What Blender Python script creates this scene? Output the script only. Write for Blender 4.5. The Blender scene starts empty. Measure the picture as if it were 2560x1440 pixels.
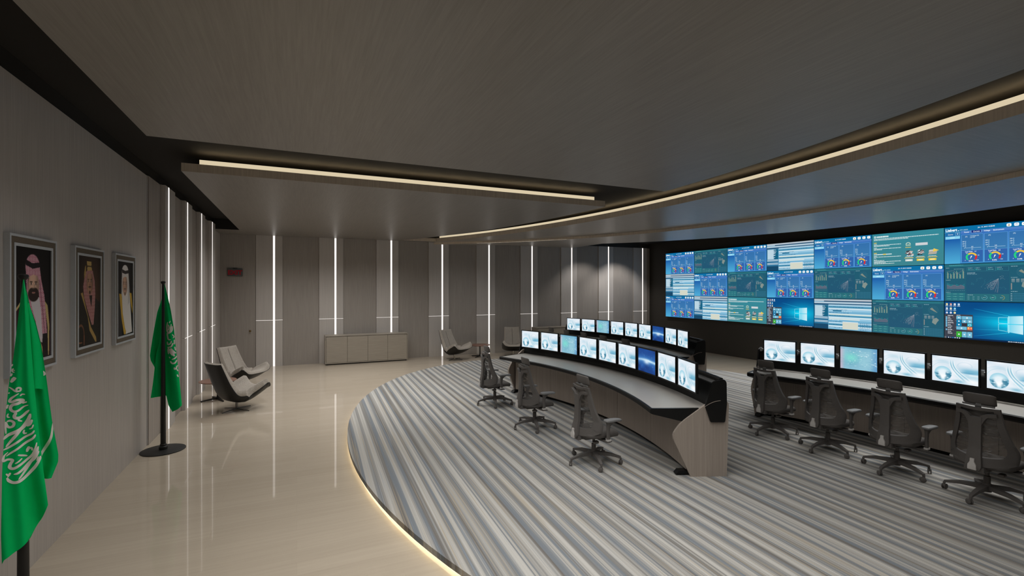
import bpy, math, random
import numpy as np
from math import sin, cos, pi, radians as R, sqrt, atan2, hypot
from mathutils import Vector, Matrix

SC = bpy.context.scene
COL = SC.collection
random.seed(7)
RNG = np.random.default_rng(11)


def lin(c):
    """sRGB 0..255 -> linear rgb"""
    out = []
    for v in c[:3]:
        v = v / 255.0
        out.append(v / 12.92 if v <= 0.04045 else ((v + 0.055) / 1.055) ** 2.4)
    return tuple(out)


# ------------------------------------------------------------------ mesh builder
class MB:
    def __init__(self):
        self.v = []
        self.f = []

    def add(self, verts, faces, m=None):
        o = len(self.v)
        if m is not None:
            verts = [tuple(m @ Vector(p)) for p in verts]
        self.v += [tuple(p) for p in verts]
        self.f += [tuple(i + o for i in q) for q in faces]
        return self

    def box(self, x0, x1, y0, y1, z0, z1, m=None):
        v = [(x0, y0, z0), (x1, y0, z0), (x1, y1, z0), (x0, y1, z0), (x0, y0, z1), (x1, y0, z1), (x1, y1, z1), (x0, y1, z1)]
        f = [(0, 3, 2, 1), (4, 5, 6, 7), (0, 1, 5, 4), (1, 2, 6, 5), (2, 3, 7, 6), (3, 0, 4, 7)]
        return self.add(v, f, m)

    def rbox(self, x0, x1, y0, y1, z0, z1, r, m=None, seg=3):
        """box with rounded edges (superellipsoid-like rounding by projecting a subdivided cube)"""
        c = ((x0 + x1) / 2, (y0 + y1) / 2, (z0 + z1) / 2)
        h = ((x1 - x0) / 2, (y1 - y0) / 2, (z1 - z0) / 2)
        r = min(r, min(h) * 0.999)
        ts = []
        for k in range(seg + 1):
            ts.append(-1 + 0.0 + k * 0)
        # parametric lattice positions along each axis: corner arcs only
        ang = [k / seg * pi / 2 for k in range(seg + 1)]
        verts, faces, idx = [], [], {}

        def put(p):
            key = (round(p[0], 6), round(p[1], 6), round(p[2], 6))
            if key not in idx:
                idx[key] = len(verts)
                verts.append(p)
            return idx[key]
        n = 2 * (seg + 1)
        for ax in range(3):
            for sg in (-1, 1):
                g = [[None] * n for _ in range(n)]
                for i in range(n):
                    for j in range(n):
                        def comp(k):
                            if k <= seg:
                                return -1, math.tan((k / seg - 1) * pi / 4)
                            return 1, math.tan(((k - seg - 1) / seg) * pi / 4)
                        si, ti = comp(i)
                        sj, tj = comp(j)
                        d = Vector((ti, tj, 1.0)).normalized() * r
                        a = [0, 0, 0]
                        u, w = (ax + 1) % 3, (ax + 2) % 3
                        a[u] = c[u] + si * (h[u] - r) + d[0]
                        a[w] = c[w] + sj * (h[w] - r) + d[1]
                        a[ax] = c[ax] + sg * (h[ax] - r + d[2])
                        g[i][j] = put(tuple(a))
                for i in range(n - 1):
                    for j in range(n - 1):
                        q = (g[i][j], g[i + 1][j], g[i + 1][j + 1], g[i][j + 1])
                        q = q if sg > 0 else q[::-1]
                        q2 = []
                        for t in q:
                            if t not in q2:
                                q2.append(t)
                        if len(q2) >= 3:
                            faces.append(tuple(q2))
        return self.add(verts, faces, m)

    def prism(self, poly, h0, h1, m=None):
        """poly: list of (a,b); extruded along third axis from h0 to h1; verts (a,b,h)"""
        n = len(poly)
        ar = sum(poly[i][0] * poly[(i + 1) % n][1] - poly[(i + 1) % n][0] * poly[i][1] for i in range(n))
        if ar < 0:
            poly = poly[::-1]
        v = [(a, b, h0) for a, b in poly] + [(a, b, h1) for a, b in poly]
        f = [tuple(range(n))[::-1], tuple(range(n, 2 * n))]
        f += [(i, (i + 1) % n, n + (i + 1) % n, n + i) for i in range(n)]
        return self.add(v, f, m)

    def lathe(self, prof, n=24, m=None, cap=True):
        v, f = [], []
        for r, z in prof:
            for k in range(n):
                a = 2 * pi * k / n
                v.append((r * cos(a), r * sin(a), z))
        for i in range(len(prof) - 1):
            for k in range(n):
                k2 = (k + 1) % n
                f.append((i * n + k, i * n + k2, (i + 1) * n + k2, (i + 1) * n + k))
        if cap:
            f.append(tuple(range(n))[::-1])
            f.append(tuple((len(prof) - 1) * n + k for k in range(n)))
        return self.add(v, f, m)

    def tube(self, p, q, r0, r1=None, n=12, up=None):
        r1 = r0 if r1 is None else r1
        p, q = Vector(p), Vector(q)
        d = (q - p)
        L = d.length
        rot = d.to_track_quat('Z', 'Y').to_matrix().to_4x4()
        return self.lathe([(r0, 0), (r1, L)], n, Matrix.Translation(p) @ rot)

    def beam(self, p, q, w0, h0, w1=None, h1=None):
        """tapered rectangular bar p->q: width horizontal, height vertical"""
        w1 = w0 if w1 is None else w1
        h1 = h0 if h1 is None else h1
        p, q = Vector(p), Vector(q)
        d = (q - p).normalized()
        s = d.cross(Vector((0, 0, 1)))
        s = Vector((1, 0, 0)) if s.length < 1e-5 else s.normalized()
        u = s.cross(d)
        v = []
        for c, w, h in ((p, w0, h0), (q, w1, h1)):
            for a, b in ((-1, -1), (1, -1), (1, 1), (-1, 1)):
                v.append(tuple(c + s * (a * w / 2) + u * (b * h / 2)))
        f = [(0, 3, 2, 1)[::-1], (4, 5, 6, 7)[::-1], (0, 1, 5, 4)[::-1], (1, 2, 6, 5)[::-1], (2, 3, 7, 6)[::-1], (3, 0, 4, 7)[::-1]]
        f = [q_[::-1] for q_ in f]
        return self.add(v, [(3, 2, 1, 0), (4, 5, 6, 7), (0, 1, 5, 4), (1, 2, 6, 5), (2, 3, 7, 6), (3, 0, 4, 7)])

    def loft(self, loops, closed=True, caps=True):
        """loops: list of equal-length vertex lists"""
        n = len(loops[0])
        v = [p for L in loops for p in L]
        f = []
        for i in range(len(loops) - 1):
            for k in range(n if closed else n - 1):
                k2 = (k + 1) % n
                f.append((i * n + k, i * n + k2, (i + 1) * n + k2, (i + 1) * n + k))
        if caps and closed:
            f.append(tuple(range(n))[::-1])
            f.append(tuple((len(loops) - 1) * n + k for k in range(n)))
        return self.add(v, f)

    def sweep(self, prof, a0, a1, n=40, cen=(0, 0)):
        """closed (r,z) profile swept about the z axis between two angles (deg)"""
        loops = []
        for i in range(n + 1):
            a = R(a0 + (a1 - a0) * i / n)
            loops.append([(cen[0] + r * cos(a), cen[1] + r * sin(a), z) for r, z in prof])
        return self.loft(loops)

    def build(self, name, mat, parent=None, smooth=None, kind=None):
        me = bpy.data.meshes.new(name)
        me.from_pydata(self.v, [], self.f)
        me.validate()
        import bmesh
        bm = bmesh.new()
        bm.from_mesh(me)
        bmesh.ops.recalc_face_normals(bm, faces=bm.faces)
        bm.to_mesh(me)
        bm.free()
        if mat:
            me.materials.append(mat)
        o = bpy.data.objects.new(name, me)
        COL.objects.link(o)
        if smooth:
            for p in me.polygons:
                p.use_smooth = True
            me.set_sharp_from_angle(angle=R(smooth))
        if parent is not None:
            o.parent = parent
        if kind:
            o['kind'] = kind
        return o


def tag(o, label, cat, group=None):
    o['label'] = label
    o['category'] = cat
    if group:
        o['group'] = group
    return o


def thing(name, label, cat, loc=(0, 0, 0), rz=0.0, group=None):
    o = bpy.data.objects.new(name, None)
    COL.objects.link(o)
    o.empty_display_size = 0.1
    o.location = loc
    o.rotation_euler = (0, 0, rz)
    return tag(o, label, cat, group)


def dup(root, loc, rz, label, group=None):
    r = root.copy()
    COL.objects.link(r)
    r.location = loc
    r.rotation_euler = (0, 0, rz)
    r['label'] = label
    if group:
        r['group'] = group
    for ch in list(root.children):
        c = ch.copy()
        COL.objects.link(c)
        c.parent = r
        for g in list(ch.children):
            d = g.copy()
            COL.objects.link(d)
            d.parent = c
    return r


def smooth_poly(pts, n=6):
    """Catmull-Rom through points"""
    out = []
    P = [Vector(p) for p in pts]
    for i in range(len(P) - 1):
        p0, p1, p2, p3 = P[max(i - 1, 0)], P[i], P[i + 1], P[min(i + 2, len(P) - 1)]
        for k in range(n):
            t = k / n
            out.append(tuple(0.5 * ((2 * p1) + (p2 - p0) * t + (2 * p0 - 5 * p1 + 4 * p2 - p3) * t * t + (3 * p1 - p0 - 3 * p2 + p3) * t ** 3)))
    out.append(tuple(P[-1]))
    return out


# ------------------------------------------------------------------ materials
def mat_new(name):
    m = bpy.data.materials.new(name)
    m.use_nodes = True
    nt = m.node_tree
    return m, nt, nt.nodes['Principled BSDF']


def node(nt, typ, **kw):
    n = nt.nodes.new(typ)
    for k, v in kw.items():
        setattr(n, k, v)
    return n


def plain(name, col, rough=0.5, metal=0.0, spec=0.5, vary=0.06):
    m, nt, b = mat_new(name)
    c = lin(col)
    tc = node(nt, 'ShaderNodeTexCoord')
    nz = node(nt, 'ShaderNodeTexNoise')
    nz.inputs['Scale'].default_value = 35
    nt.links.new(tc.outputs['Object'], nz.inputs['Vector'])
    mx = node(nt, 'ShaderNodeMix', data_type='RGBA')
    mx.inputs['A'].default_value = tuple(x * (1 - vary) for x in c) + (1,)
    mx.inputs['B'].default_value = tuple(min(1, x * (1 + vary)) for x in c) + (1,)
    nt.links.new(nz.outputs['Fac'], mx.inputs['Factor'])
    nt.links.new(mx.outputs['Result'], b.inputs['Base Color'])
    b.inputs['Roughness'].default_value = rough
    b.inputs['Metallic'].default_value = metal
    b.inputs['Specular IOR Level'].default_value = spec
    return m


def emit(name, col, strength):
    m = bpy.data.materials.new(name)
    m.use_nodes = True
    nt = m.node_tree
    nt.nodes.remove(nt.nodes['Principled BSDF'])
    e = node(nt, 'ShaderNodeEmission')
    e.inputs['Color'].default_value = lin(col) + (1,)
    e.inputs['Strength'].default_value = strength
    nt.links.new(e.outputs[0], nt.nodes['Material Output'].inputs['Surface'])
    return m


def wood(name, c0, c1, scale, rough, spec=0.5, patch=0.35, fine=0.5, bump=0.05):
    """streaky veneer: scale = texture frequency along x,y,z of the object"""
    m, nt, b = mat_new(name)
    tc = node(nt, 'ShaderNodeTexCoord')
    mp = node(nt, 'ShaderNodeMapping')
    mp.inputs['Scale'].default_value = scale
    nt.links.new(tc.outputs['Object'], mp.inputs['Vector'])
    n1 = node(nt, 'ShaderNodeTexNoise')
    n1.inputs['Scale'].default_value = 1.0
    n1.inputs['Detail'].default_value = 4
    n1.inputs['Roughness'].default_value = 0.65
    nt.links.new(mp.outputs['Vector'], n1.inputs['Vector'])
    mp2 = node(nt, 'ShaderNodeMapping')
    mp2.inputs['Scale'].default_value = tuple(s * 0.12 + 0.25 for s in scale)
    nt.links.new(tc.outputs['Object'], mp2.inputs['Vector'])
    n2 = node(nt, 'ShaderNodeTexNoise')
    n2.inputs['Scale'].default_value = 1.0
    n2.inputs['Detail'].default_value = 2
    nt.links.new(mp2.outputs['Vector'], n2.inputs['Vector'])
    r1 = node(nt, 'ShaderNodeMapRange')
    r1.inputs['From Min'].default_value = 0.3
    r1.inputs['From Max'].default_value = 0.7
    nt.links.new(n1.outputs['Fac'], r1.inputs['Value'])
    ad = node(nt, 'ShaderNodeMix', data_type='FLOAT')
    ad.inputs['Factor'].default_value = patch
    nt.links.new(r1.outputs['Result'], ad.inputs['A'])
    nt.links.new(n2.outputs['Fac'], ad.inputs['B'])
    mx = node(nt, 'ShaderNodeMix', data_type='RGBA')
    mx.inputs['A'].default_value = lin(c0) + (1,)
    mx.inputs['B'].default_value = lin(c1) + (1,)
    nt.links.new(ad.outputs['Result'], mx.inputs['Factor'])
    nt.links.new(mx.outputs['Result'], b.inputs['Base Color'])
    b.inputs['Roughness'].default_value = rough
    b.inputs['Specular IOR Level'].default_value = spec
    if bump:
        bp = node(nt, 'ShaderNodeBump')
        bp.inputs['Strength'].default_value = bump
        bp.inputs['Distance'].default_value = 0.002
        nt.links.new(n1.outputs['Fac'], bp.inputs['Height'])
        nt.links.new(bp.outputs['Normal'], b.inputs['Normal'])
    return m


M = {}
M['wall'] = wood('veneer_wall', (167, 160, 155), (193, 186, 180), (70, 70, 1.6), 0.5, 0.35)
M['wall_back'] = wood('veneer_back_panel', (148, 141, 135), (172, 165, 158), (70, 70, 1.6), 0.5, 0.35)
M['wall_light'] = wood('veneer_strip_panel', (186, 180, 175), (202, 196, 191), (80, 80, 1.2), 0.45, 0.35)
M['wall_rib'] = wood('veneer_ribbed', (138, 130, 124), (188, 179, 171), (1, 42, 0.3), 0.5, 0.35, 0.15)
M['ceil'] = wood('veneer_ceiling', (124, 119, 113), (146, 141, 135), (55, 2.2, 20), 0.38, 0.5)
M['ceil_disc'] = wood('veneer_ceiling_disc', (146, 141, 135), (170, 164, 157), (2.2, 45, 20), 0.34, 0.45)
M['fascia'] = wood('veneer_fascia', (198, 184, 166), (230, 217, 199), (60, 60, 1.5), 0.5, 0.3)
M['desk_wood'] = wood('veneer_desk', (154, 142, 131), (180, 168, 157), (60, 60, 1.5), 0.5, 0.35)
M['cab_wood'] = wood('veneer_sideboard', (150, 142, 130), (171, 162, 150), (2.5, 40, 60), 0.5, 0.35)
M['black_ceil'] = plain('black_ceiling_paint', (42, 40, 38), 0.85, 0, 0.2)
M['black_wall'] = plain('black_wall_laminate', (56, 53, 49), 0.55, 0, 0.35)
M['black'] = plain('black_laminate', (14, 14, 14), 0.45, 0, 0.35)
M['black_metal'] = plain('black_powder_coat', (26, 25, 24), 0.5, 0, 0.4)
M['silver'] = plain('satin_aluminium', (200, 200, 200), 0.35, 0.35)
M['white_strip'] = emit('white_light_diffuser', (255, 248, 242), 1.15)
M['cove'] = emit('warm_cove_diffuser', (255, 236, 198), 0.70)
M['cove_tape'] = emit('warm_led_tape', (255, 228, 180), 22.0)
M['edge_light'] = emit('warm_edge_led', (255, 238, 202), 6.0)


def mat_floor():
    m, nt, b = mat_new('pale_floor_planks')
    tc = node(nt, 'ShaderNodeTexCoord')
    br = node(nt, 'ShaderNodeTexBrick')
    br.offset = 0.37
    br.inputs['Scale'].default_value = 1.0
    br.inputs['Brick Width'].default_value = 1.9
    br.inputs['Row Height'].default_value = 0.19
    br.inputs['Mortar Size'].default_value = 0.0016
    br.inputs['Mortar Smooth'].default_value = 0.3
    br.inputs['Color1'].default_value = (0.25, 0.25, 0.25, 1)
    br.inputs['Color2'].default_value = (0.75, 0.75, 0.75, 1)
    br.inputs['Mortar'].default_value = (0.0, 0.0, 0.0, 1)
    nt.links.new(tc.outputs['Object'], br.inputs['Vector'])
    mp = node(nt, 'ShaderNodeMapping')
    mp.inputs['Scale'].default_value = (1.4, 26, 1)
    nt.links.new(tc.outputs['Object'], mp.inputs['Vector'])
    nz = node(nt, 'ShaderNodeTexNoise')
    nz.inputs['Scale'].default_value = 1.0
    nz.inputs['Detail'].default_value = 5
    nz.inputs['Distortion'].default_value = 0.4
    nt.links.new(mp.outputs['Vector'], nz.inputs['Vector'])
    mx0 = node(nt, 'ShaderNodeMix', data_type='FLOAT')
    mx0.inputs['Factor'].default_value = 0.45
    nt.links.new(nz.outputs['Fac'], mx0.inputs['A'])
    nt.links.new(br.outputs['Color'], mx0.inputs['B'])
    cr = node(nt, 'ShaderNodeValToRGB')
    cr.color_ramp.elements[0].position = 0.2
    cr.color_ramp.elements[0].color = lin((177, 164, 146)) + (1,)
    cr.color_ramp.elements[1].position = 0.75
    cr.color_ramp.elements[1].color = lin((190, 177, 159)) + (1,)
    nt.links.new(mx0.outputs['Result'], cr.inputs['Fac'])
    nt.links.new(cr.outputs['Color'], b.inputs['Base Color'])
    b.inputs['Roughness'].default_value = 0.035
    b.inputs['Specular IOR Level'].default_value = 0.33
    return m


def mat_carpet():
    m, nt, b = mat_new('striped_carpet')
    tc = node(nt, 'ShaderNodeTexCoord')
    rt = node(nt, 'ShaderNodeMapping')
    rt.inputs['Rotation'].default_value = (0, 0, R(2.2))
    nt.links.new(tc.outputs['Object'], rt.inputs['Vector'])
    # slow wobble so that bands are not ruler straight

    def band(scale, ysc, detail, off):
        mp = node(nt, 'ShaderNodeMapping')
        mp.inputs['Scale'].default_value = (scale, ysc, 0.0)
        mp.inputs['Location'].default_value = (off, off * 0.3, off)
        nt.links.new(rt.outputs['Vector'], mp.inputs['Vector'])
        n = node(nt, 'ShaderNodeTexNoise')
        n.inputs['Scale'].default_value = 1.0
        n.inputs['Detail'].default_value = detail
        n.inputs['Roughness'].default_value = 0.55
        nt.links.new(mp.outputs['Vector'], n.inputs['Vector'])
        return n
    # broad alternating bands: a sine across the width with wandering phase
    ph = band(2.6, 0.02, 1.0, 3.1)
    sx = node(nt, 'ShaderNodeSeparateXYZ')
    nt.links.new(rt.outputs['Vector'], sx.inputs[0])

    def mth(op, a, b_=None):
        n = node(nt, 'ShaderNodeMath', operation=op)
        for k, q in enumerate((a, b_)):
            if q is None:
                continue
            if isinstance(q, (int, float)):
                n.inputs[k].default_value = q
            else:
                nt.links.new(q, n.inputs[k])
        return n.outputs[0]
    wob = mth('MULTIPLY', ph.outputs['Fac'], 9.0)
    s1_ = mth('SINE', mth('ADD', mth('MULTIPLY', sx.outputs['X'], 2 * pi / 0.150), wob))
    s2_ = mth('SINE', mth('ADD', mth('MULTIPLY', sx.outputs['X'], 2 * pi / 0.41), wob))
    fin = band(46.0, 0.12, 2.0, 21.0)
    val = mth('ADD', mth('MULTIPLY', s1_, 0.22), mth('MULTIPLY', mth('SUBTRACT', fin.outputs['Fac'], .5), 1.1))
    val = mth('ADD', val, mth('ADD', mth('MULTIPLY', s2_, .08), .5))
    ra = node(nt, 'ShaderNodeValToRGB')
    el = ra.color_ramp.elements
    el[0].position = 0.16
    el[0].color = lin((116, 112, 108)) + (1,)
    el[1].position = 0.80
    el[1].color = lin((190, 187, 181)) + (1,)
    for p, c in ((0.32, (132, 130, 126)), (0.46, (152, 150, 146)), (0.60, (172, 169, 163))):
        e = el.new(p)
        e.color = lin(c) + (1,)
    nt.links.new(val, ra.inputs['Fac'])
    # some of the dark bands are blue-grey
    s3_ = mth('SINE', mth('ADD', mth('MULTIPLY', sx.outputs['X'], 2 * pi / 0.30), mth('ADD', mth('MULTIPLY', ph.outputs['Fac'], 4.5), .9)))
    dk = mth('SUBTRACT', .58, val)
    bl = mth('MULTIPLY', mth('GREATER_THAN', s3_, .05), mth('MINIMUM', mth('MAXIMUM', mth('MULTIPLY', dk, 4.0), 0.0), 0.8))
    m1 = node(nt, 'ShaderNodeMix', data_type='RGBA')
    nt.links.new(bl, m1.inputs['Factor'])
    nt.links.new(ra.outputs['Color'], m1.inputs['A'])
    m1.inputs['B'].default_value = lin((124, 131, 138)) + (1,)
    # fine tan and pale blue threads, broken along their length
    d = band(75.0, 0.5, 2.0, 41.0)
    rd = node(nt, 'ShaderNodeValToRGB')
    rd.color_ramp.elements[0].position = 0.57
    rd.color_ramp.elements[0].color = (0, 0, 0, 1)
    rd.color_ramp.elements[1].position = 0.66
    rd.color_ramp.elements[1].color = (0.6, 0.6, 0.6, 1)
    nt.links.new(d.outputs['Fac'], rd.inputs['Fac'])
    m2a = node(nt, 'ShaderNodeMix', data_type='RGBA')
    nt.links.new(rd.outputs['Color'], m2a.inputs['Factor'])
    nt.links.new(m1.outputs['Result'], m2a.inputs['A'])
    m2a.inputs['B'].default_value = lin((172, 158, 134)) + (1,)
    d2 = band(85.0, 0.6, 2.0, 61.0)
    re_ = node(nt, 'ShaderNodeValToRGB')
    re_.color_ramp.elements[0].position = 0.60
    re_.color_ramp.elements[0].color = (0, 0, 0, 1)
    re_.color_ramp.elements[1].position = 0.68
    re_.color_ramp.elements[1].color = (0.6, 0.6, 0.6, 1)
    nt.links.new(d2.outputs['Fac'], re_.inputs['Fac'])
    m2 = node(nt, 'ShaderNodeMix', data_type='RGBA')
    nt.links.new(re_.outputs['Color'], m2.inputs['Factor'])
    nt.links.new(m2a.outputs['Result'], m2.inputs['A'])
    m2.inputs['B'].default_value = lin((148, 156, 164)) + (1,)
    # pile speckle
    sp = node(nt, 'ShaderNodeTexNoise')
    sp.inputs['Scale'].default_value = 260
    sp.inputs['Detail'].default_value = 1
    nt.links.new(tc.outputs['Object'], sp.inputs['Vector'])
    mr = node(nt, 'ShaderNodeMapRange')
    mr.inputs['From Min'].default_value = 0.3
    mr.inputs['From Max'].default_value = 0.7
    mr.inputs['To Min'].default_value = 0.82
    mr.inputs['To Max'].default_value = 1.12
    nt.links.new(sp.outputs['Fac'], mr.inputs['Value'])
    m3 = node(nt, 'ShaderNodeVectorMath', operation='SCALE')
    nt.links.new(m2.outputs['Result'], m3.inputs[0])
    nt.links.new(mr.outputs['Result'], m3.inputs['Scale'])
    nt.links.new(m3.outputs['Vector'], b.inputs['Base Color'])
    b.inputs['Roughness'].default_value = 0.95
    b.inputs['Specular IOR Level'].default_value = 0.1
    return m


M['floor'] = mat_floor()
M['carpet'] = mat_carpet()


def mat_vcol(name, strength=None, rough=0.5):
    """colours stored per vertex; strength None -> painted print, else a glowing display"""
    m, nt, b = mat_new(name)
    at = node(nt, 'ShaderNodeAttribute')
    at.attribute_name = 'Col'
    if strength is None:
        nt.links.new(at.outputs['Color'], b.inputs['Base Color'])
        b.inputs['Roughness'].default_value = rough
        b.inputs['Specular IOR Level'].default_value = 0.1
    else:
        b.inputs['Base Color'].default_value = (0.004, 0.004, 0.004, 1)
        b.inputs['Roughness'].default_value = 0.5
        b.inputs['Specular IOR Level'].default_value = 0.15
        nt.links.new(at.outputs['Color'], b.inputs['Emission Color'])
        b.inputs['Emission Strength'].default_value = strength
    return m


M['display'] = mat_vcol('monitor_display', 1.0)
M['wall_display'] = mat_vcol('video_wall_display', 1.0)
M['print'] = mat_vcol('portrait_print', None, 0.5)
# ------------------------------------------------------------------ the room
XL, XR, YB, YF = -1.92, 12.766, 14.98, -3.2      # left wall, video wall, back wall, wall behind the viewer
ZT = 3.93                                         # black slab ceiling
ZP = 3.77                                         # top of the wall panelling
ZC = 3.667                                        # underside of the hanging ceiling panels

MB().box(XL - .1, XR + .1, YF - .1, YB + .1, -0.12, 0.0).build('floor', M['floor'], kind='structure')
MB().box(XL - .1, XR + .1, YF - .1, YB + .1, ZT, ZT + .1).build('ceiling', M['black_ceil'], kind='structure')
MB().box(XL - .12, XL, YF, YB + .1, 0, ZT).build('wall_left', M['black_ceil'], kind='structure')
MB().box(XL, XR, YB, YB + .12, 0, ZT).build('wall_back', M['black_wall'], kind='structure')
MB().box(XR, XR + .12, YF, YB + .1, 0, ZT).build('wall_right', M['black_wall'], kind='structure')
MB().box(XL - .1, XR + .1, YF - .12, YF, 0, ZT).build('wall_front', M['wall'], kind='structure')

# plain veneer on the near part of the left wall, with a thin metal joint
TRIM = [0]


def trim(mb, mat):
    TRIM[0] += 1
    return mb.build('trim_%d' % TRIM[0], mat, kind='structure')


trim(MB().box(XL, XL + .012, YF, 8.14, 0, ZP), M['wall'])
trim(MB().box(XL, XL + .018, 8.14, 8.165, 0, ZP), M['silver'])
LSTRIP = [9.0, 10.41, 11.82, 13.23]
# ribbed panels between the projecting light panels
edges = [8.165] + [v for y in LSTRIP for v in (y - .235, y + .43)] + [YB]
for i in range(0, len(edges) - 1, 2):
    trim(MB().box(XL, XL + .03, edges[i], edges[i + 1], 0, ZP), M['wall_rib'] if i < 8 else M['wall'])
PROJ = .093
for y in LSTRIP:
    for a, b_ in ((y - .21, y - .027), (y + .027, y + .43)):
        trim(MB().box(XL, XL + PROJ, a, b_, 0, 1.291), M['wall_light'])
        trim(MB().box(XL, XL + PROJ, a, b_, 1.299, ZP), M['wall_light'])
    trim(MB().box(XL, XL + .05, y - .235, y - .21, 0, ZP), M['wall'])

BSTRIP = [-0.584 + 1.623 * k for k in range(9)]
for k, x in enumerate(BSTRIP):
    l, r_ = x - .447, x + .218
    for a, b_ in ((l, x - .027), (x + .027, r_)):
        trim(MB().box(a, b_, YB - .05, YB, 0, 1.294), M['wall_light'])
        trim(MB().box(a, b_, YB - .05, YB, 1.302, ZP), M['wall_light'])
    nx = BSTRIP[k + 1] - .447 if k < 8 else XR
    trim(MB().box(r_ + .002, nx - .004, YB - .022, YB, 0, ZP), M['wall_back'])

# door in the corner of the back wall
dz = 2.95
door = MB().box(XL + .03, -1.036, YB - .03, YB, 0, ZP).build('door_1', M['wall_back'], kind='structure')
kn = MB().lathe([(.012, 0), (.012, .03), (.026, .04), (.028, .055), (.018, .066), (.004, .068)], 20, Matrix.Translation((-1.17, YB - .03, 1.015)) @ Matrix.Rotation(R(90), 4, 'X'))
kn.build('door_knob', plain('aged_brass', (128, 104, 66), .35, .8), door, smooth=40)

# hanging ceiling panels
AC = (-12.5, 6.25)


def arc_y(rad, y):
    return AC[0] + sqrt(rad * rad - (y - AC[1]) ** 2)


R_IN, R_OUT = 17.6, 18.58
XV = -1.32
pts = [(XV, YF)] + [(arc_y(R_IN, YF + (5.63 - YF) * i / 24), YF + (5.63 - YF) * i / 24) for i in range(25)] + [(XV, 5.63)]
MB().prism(pts, ZC, ZC + .105).build('ceiling', M['ceil'], kind='structure')
yend = 14.72
pts = [(XV, 7.14)] + [(arc_y(R_IN, 7.14 + (yend - 7.14) * i / 24), 7.14 + (yend - 7.14) * i / 24) for i in range(25)]
pts += [(arc_y(R_OUT, yend) - .02, yend), (arc_y(R_OUT, yend) - .02, YB - .05), (XL + .02, YB - .05), (XL + .02, 13.8), (XV, 13.8)]


def slab(poly, z0, z1, name='ceiling', under=None, side=None):
    """flat slab: underside veneer, edges in the fascia veneer"""
    mb = MB().prism(poly, z0, z1)
    o = mb.build(name, under, kind='structure')
    o.data.materials.append(side)
    for p in o.data.polygons:
        if abs(p.normal.z) < 0.5:
            p.material_index = 1
    return o


slab(pts, ZC, ZC + .105, 'ceiling', M['ceil'], M['fascia'])
trim(MB().box(XL, XV + .001, 13.79, 13.799, ZC + .001, ZT), M['black_ceil'])
# curved panel in front of the video wall, upper step
Y0, Y1 = YF, YB - .05
N = 56
pts = [(arc_y(R_OUT, Y0 + (Y1 - Y0) * i / N), Y0 + (Y1 - Y0) * i / N) for i in range(N + 1)]
pts += [(9.2, Y1), (9.2, Y0)]
slab(pts, ZC, ZC + .112, 'ceiling', M['ceil_disc'], M['fascia'])
# lower step: its near edge is a tighter arc, its far edge stops short of the video wall
C2, R2 = (-1.734, 6.07), 10.5
C3, R3 = (2.5, 6.1), 8.92
pn = [(C2[0] + R2 * cos(R(a)), C2[1] + R2 * sin(R(a))) for a in np.linspace(-57, 57, 60)]
pn = [p for p in pn if YF < p[1] < YB - .06]
pf = [(C3[0] + R3 * cos(R(a)), C3[1] + R3 * sin(R(a))) for a in np.linspace(82, -82, 60)]
pf = [p for p in pf if YF < p[1] < YB - .06]
slab(pn + pf, 3.595, ZC - .002, 'ceiling', M['ceil_disc'], M['fascia'])

# ------------------------------------------------------------------ cove lights (strip diffuser + tape lying on the slab)
t = thing('cove_light', 'straight warm cove light strip above the edge of the ceiling recess', 'light')
MB().box(-1.13, 4.86, 7.16, 7.164, ZC + .107, ZC + .166).build('light_strip', M['cove'], t)
MB().box(-1.12, 4.85, 7.168, 7.186, ZC + .1630, ZC + .1657).build('led_tape', M['cove_tape'], t)
t = thing('cove_light', 'long curved warm cove light strip sweeping across the ceiling', 'light')
a0 = math.degrees(math.asin((YF + .05 - AC[1]) / R_OUT))
a1 = math.degrees(math.asin((14.62 - AC[1]) / R_OUT))
MB().sweep([(R_OUT + .02, ZC + .113), (R_OUT + .02, ZC + .170), (R_OUT + .024, ZC + .170), (R_OUT + .024, ZC + .113)], a0, a1, 70, AC).build('light_strip', M['cove'], t)
MB().sweep([(R_OUT + .028, ZC + .1670), (R_OUT + .028, ZC + .1697), (R_OUT + .046, ZC + .1697), (R_OUT + .046, ZC + .1670)], a0, a1, 70, AC).build('led_tape', M['cove_tape'], t)

# ------------------------------------------------------------------ wall light strips
NTH = ['first', 'second', 'third', 'fourth', 'fifth', 'sixth', 'seventh', 'eighth', 'ninth']
for k, x in enumerate(BSTRIP):
    t = thing('wall_light', '%s vertical white light strip from the left on the back wall' % NTH[k], 'light', (x, YB - .04, 0), 0, 'light strips on the back wall')
    MB().box(-.026, .026, 0, .02, 0.0, ZP).build('light_strip', M['white_strip'], t)
    MB().box(-.447, -.027, -.008, .02, 1.294, 1.302).build('light_line', M['white_strip'], t)
    MB().box(.027, .218, -.008, .02, 1.294, 1.302).build('light_line', M['white_strip'], t)
for k, y in enumerate(LSTRIP):
    t = thing('wall_light', '%s vertical white light strip from the flagpole on the left wall' % NTH[k], 'light', (XL + PROJ - .01, y, 0), 0, 'light strips on the left wall')
    MB().box(-.02, .014, -.026, .026, 0.0, ZP).build('light_strip', M['white_strip'], t)
    MB().box(.006, .0115, -.207, -.027, 1.291, 1.299).build('light_line', M['white_strip'], t)
    MB().box(.006, .0115, .027, .43, 1.291, 1.299).build('light_line', M['white_strip'], t)

# ------------------------------------------------------------------ raised oval carpet
EC, EA, EB = (5.40, 6.36), 4.777, 6.687
ZPF = 0.10


def ell(k, n, d=0.0):
    a = 2 * pi * k / n
    return (EC[0] + (EA - d) * cos(a), EC[1] + (EB - d) * sin(a))


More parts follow.
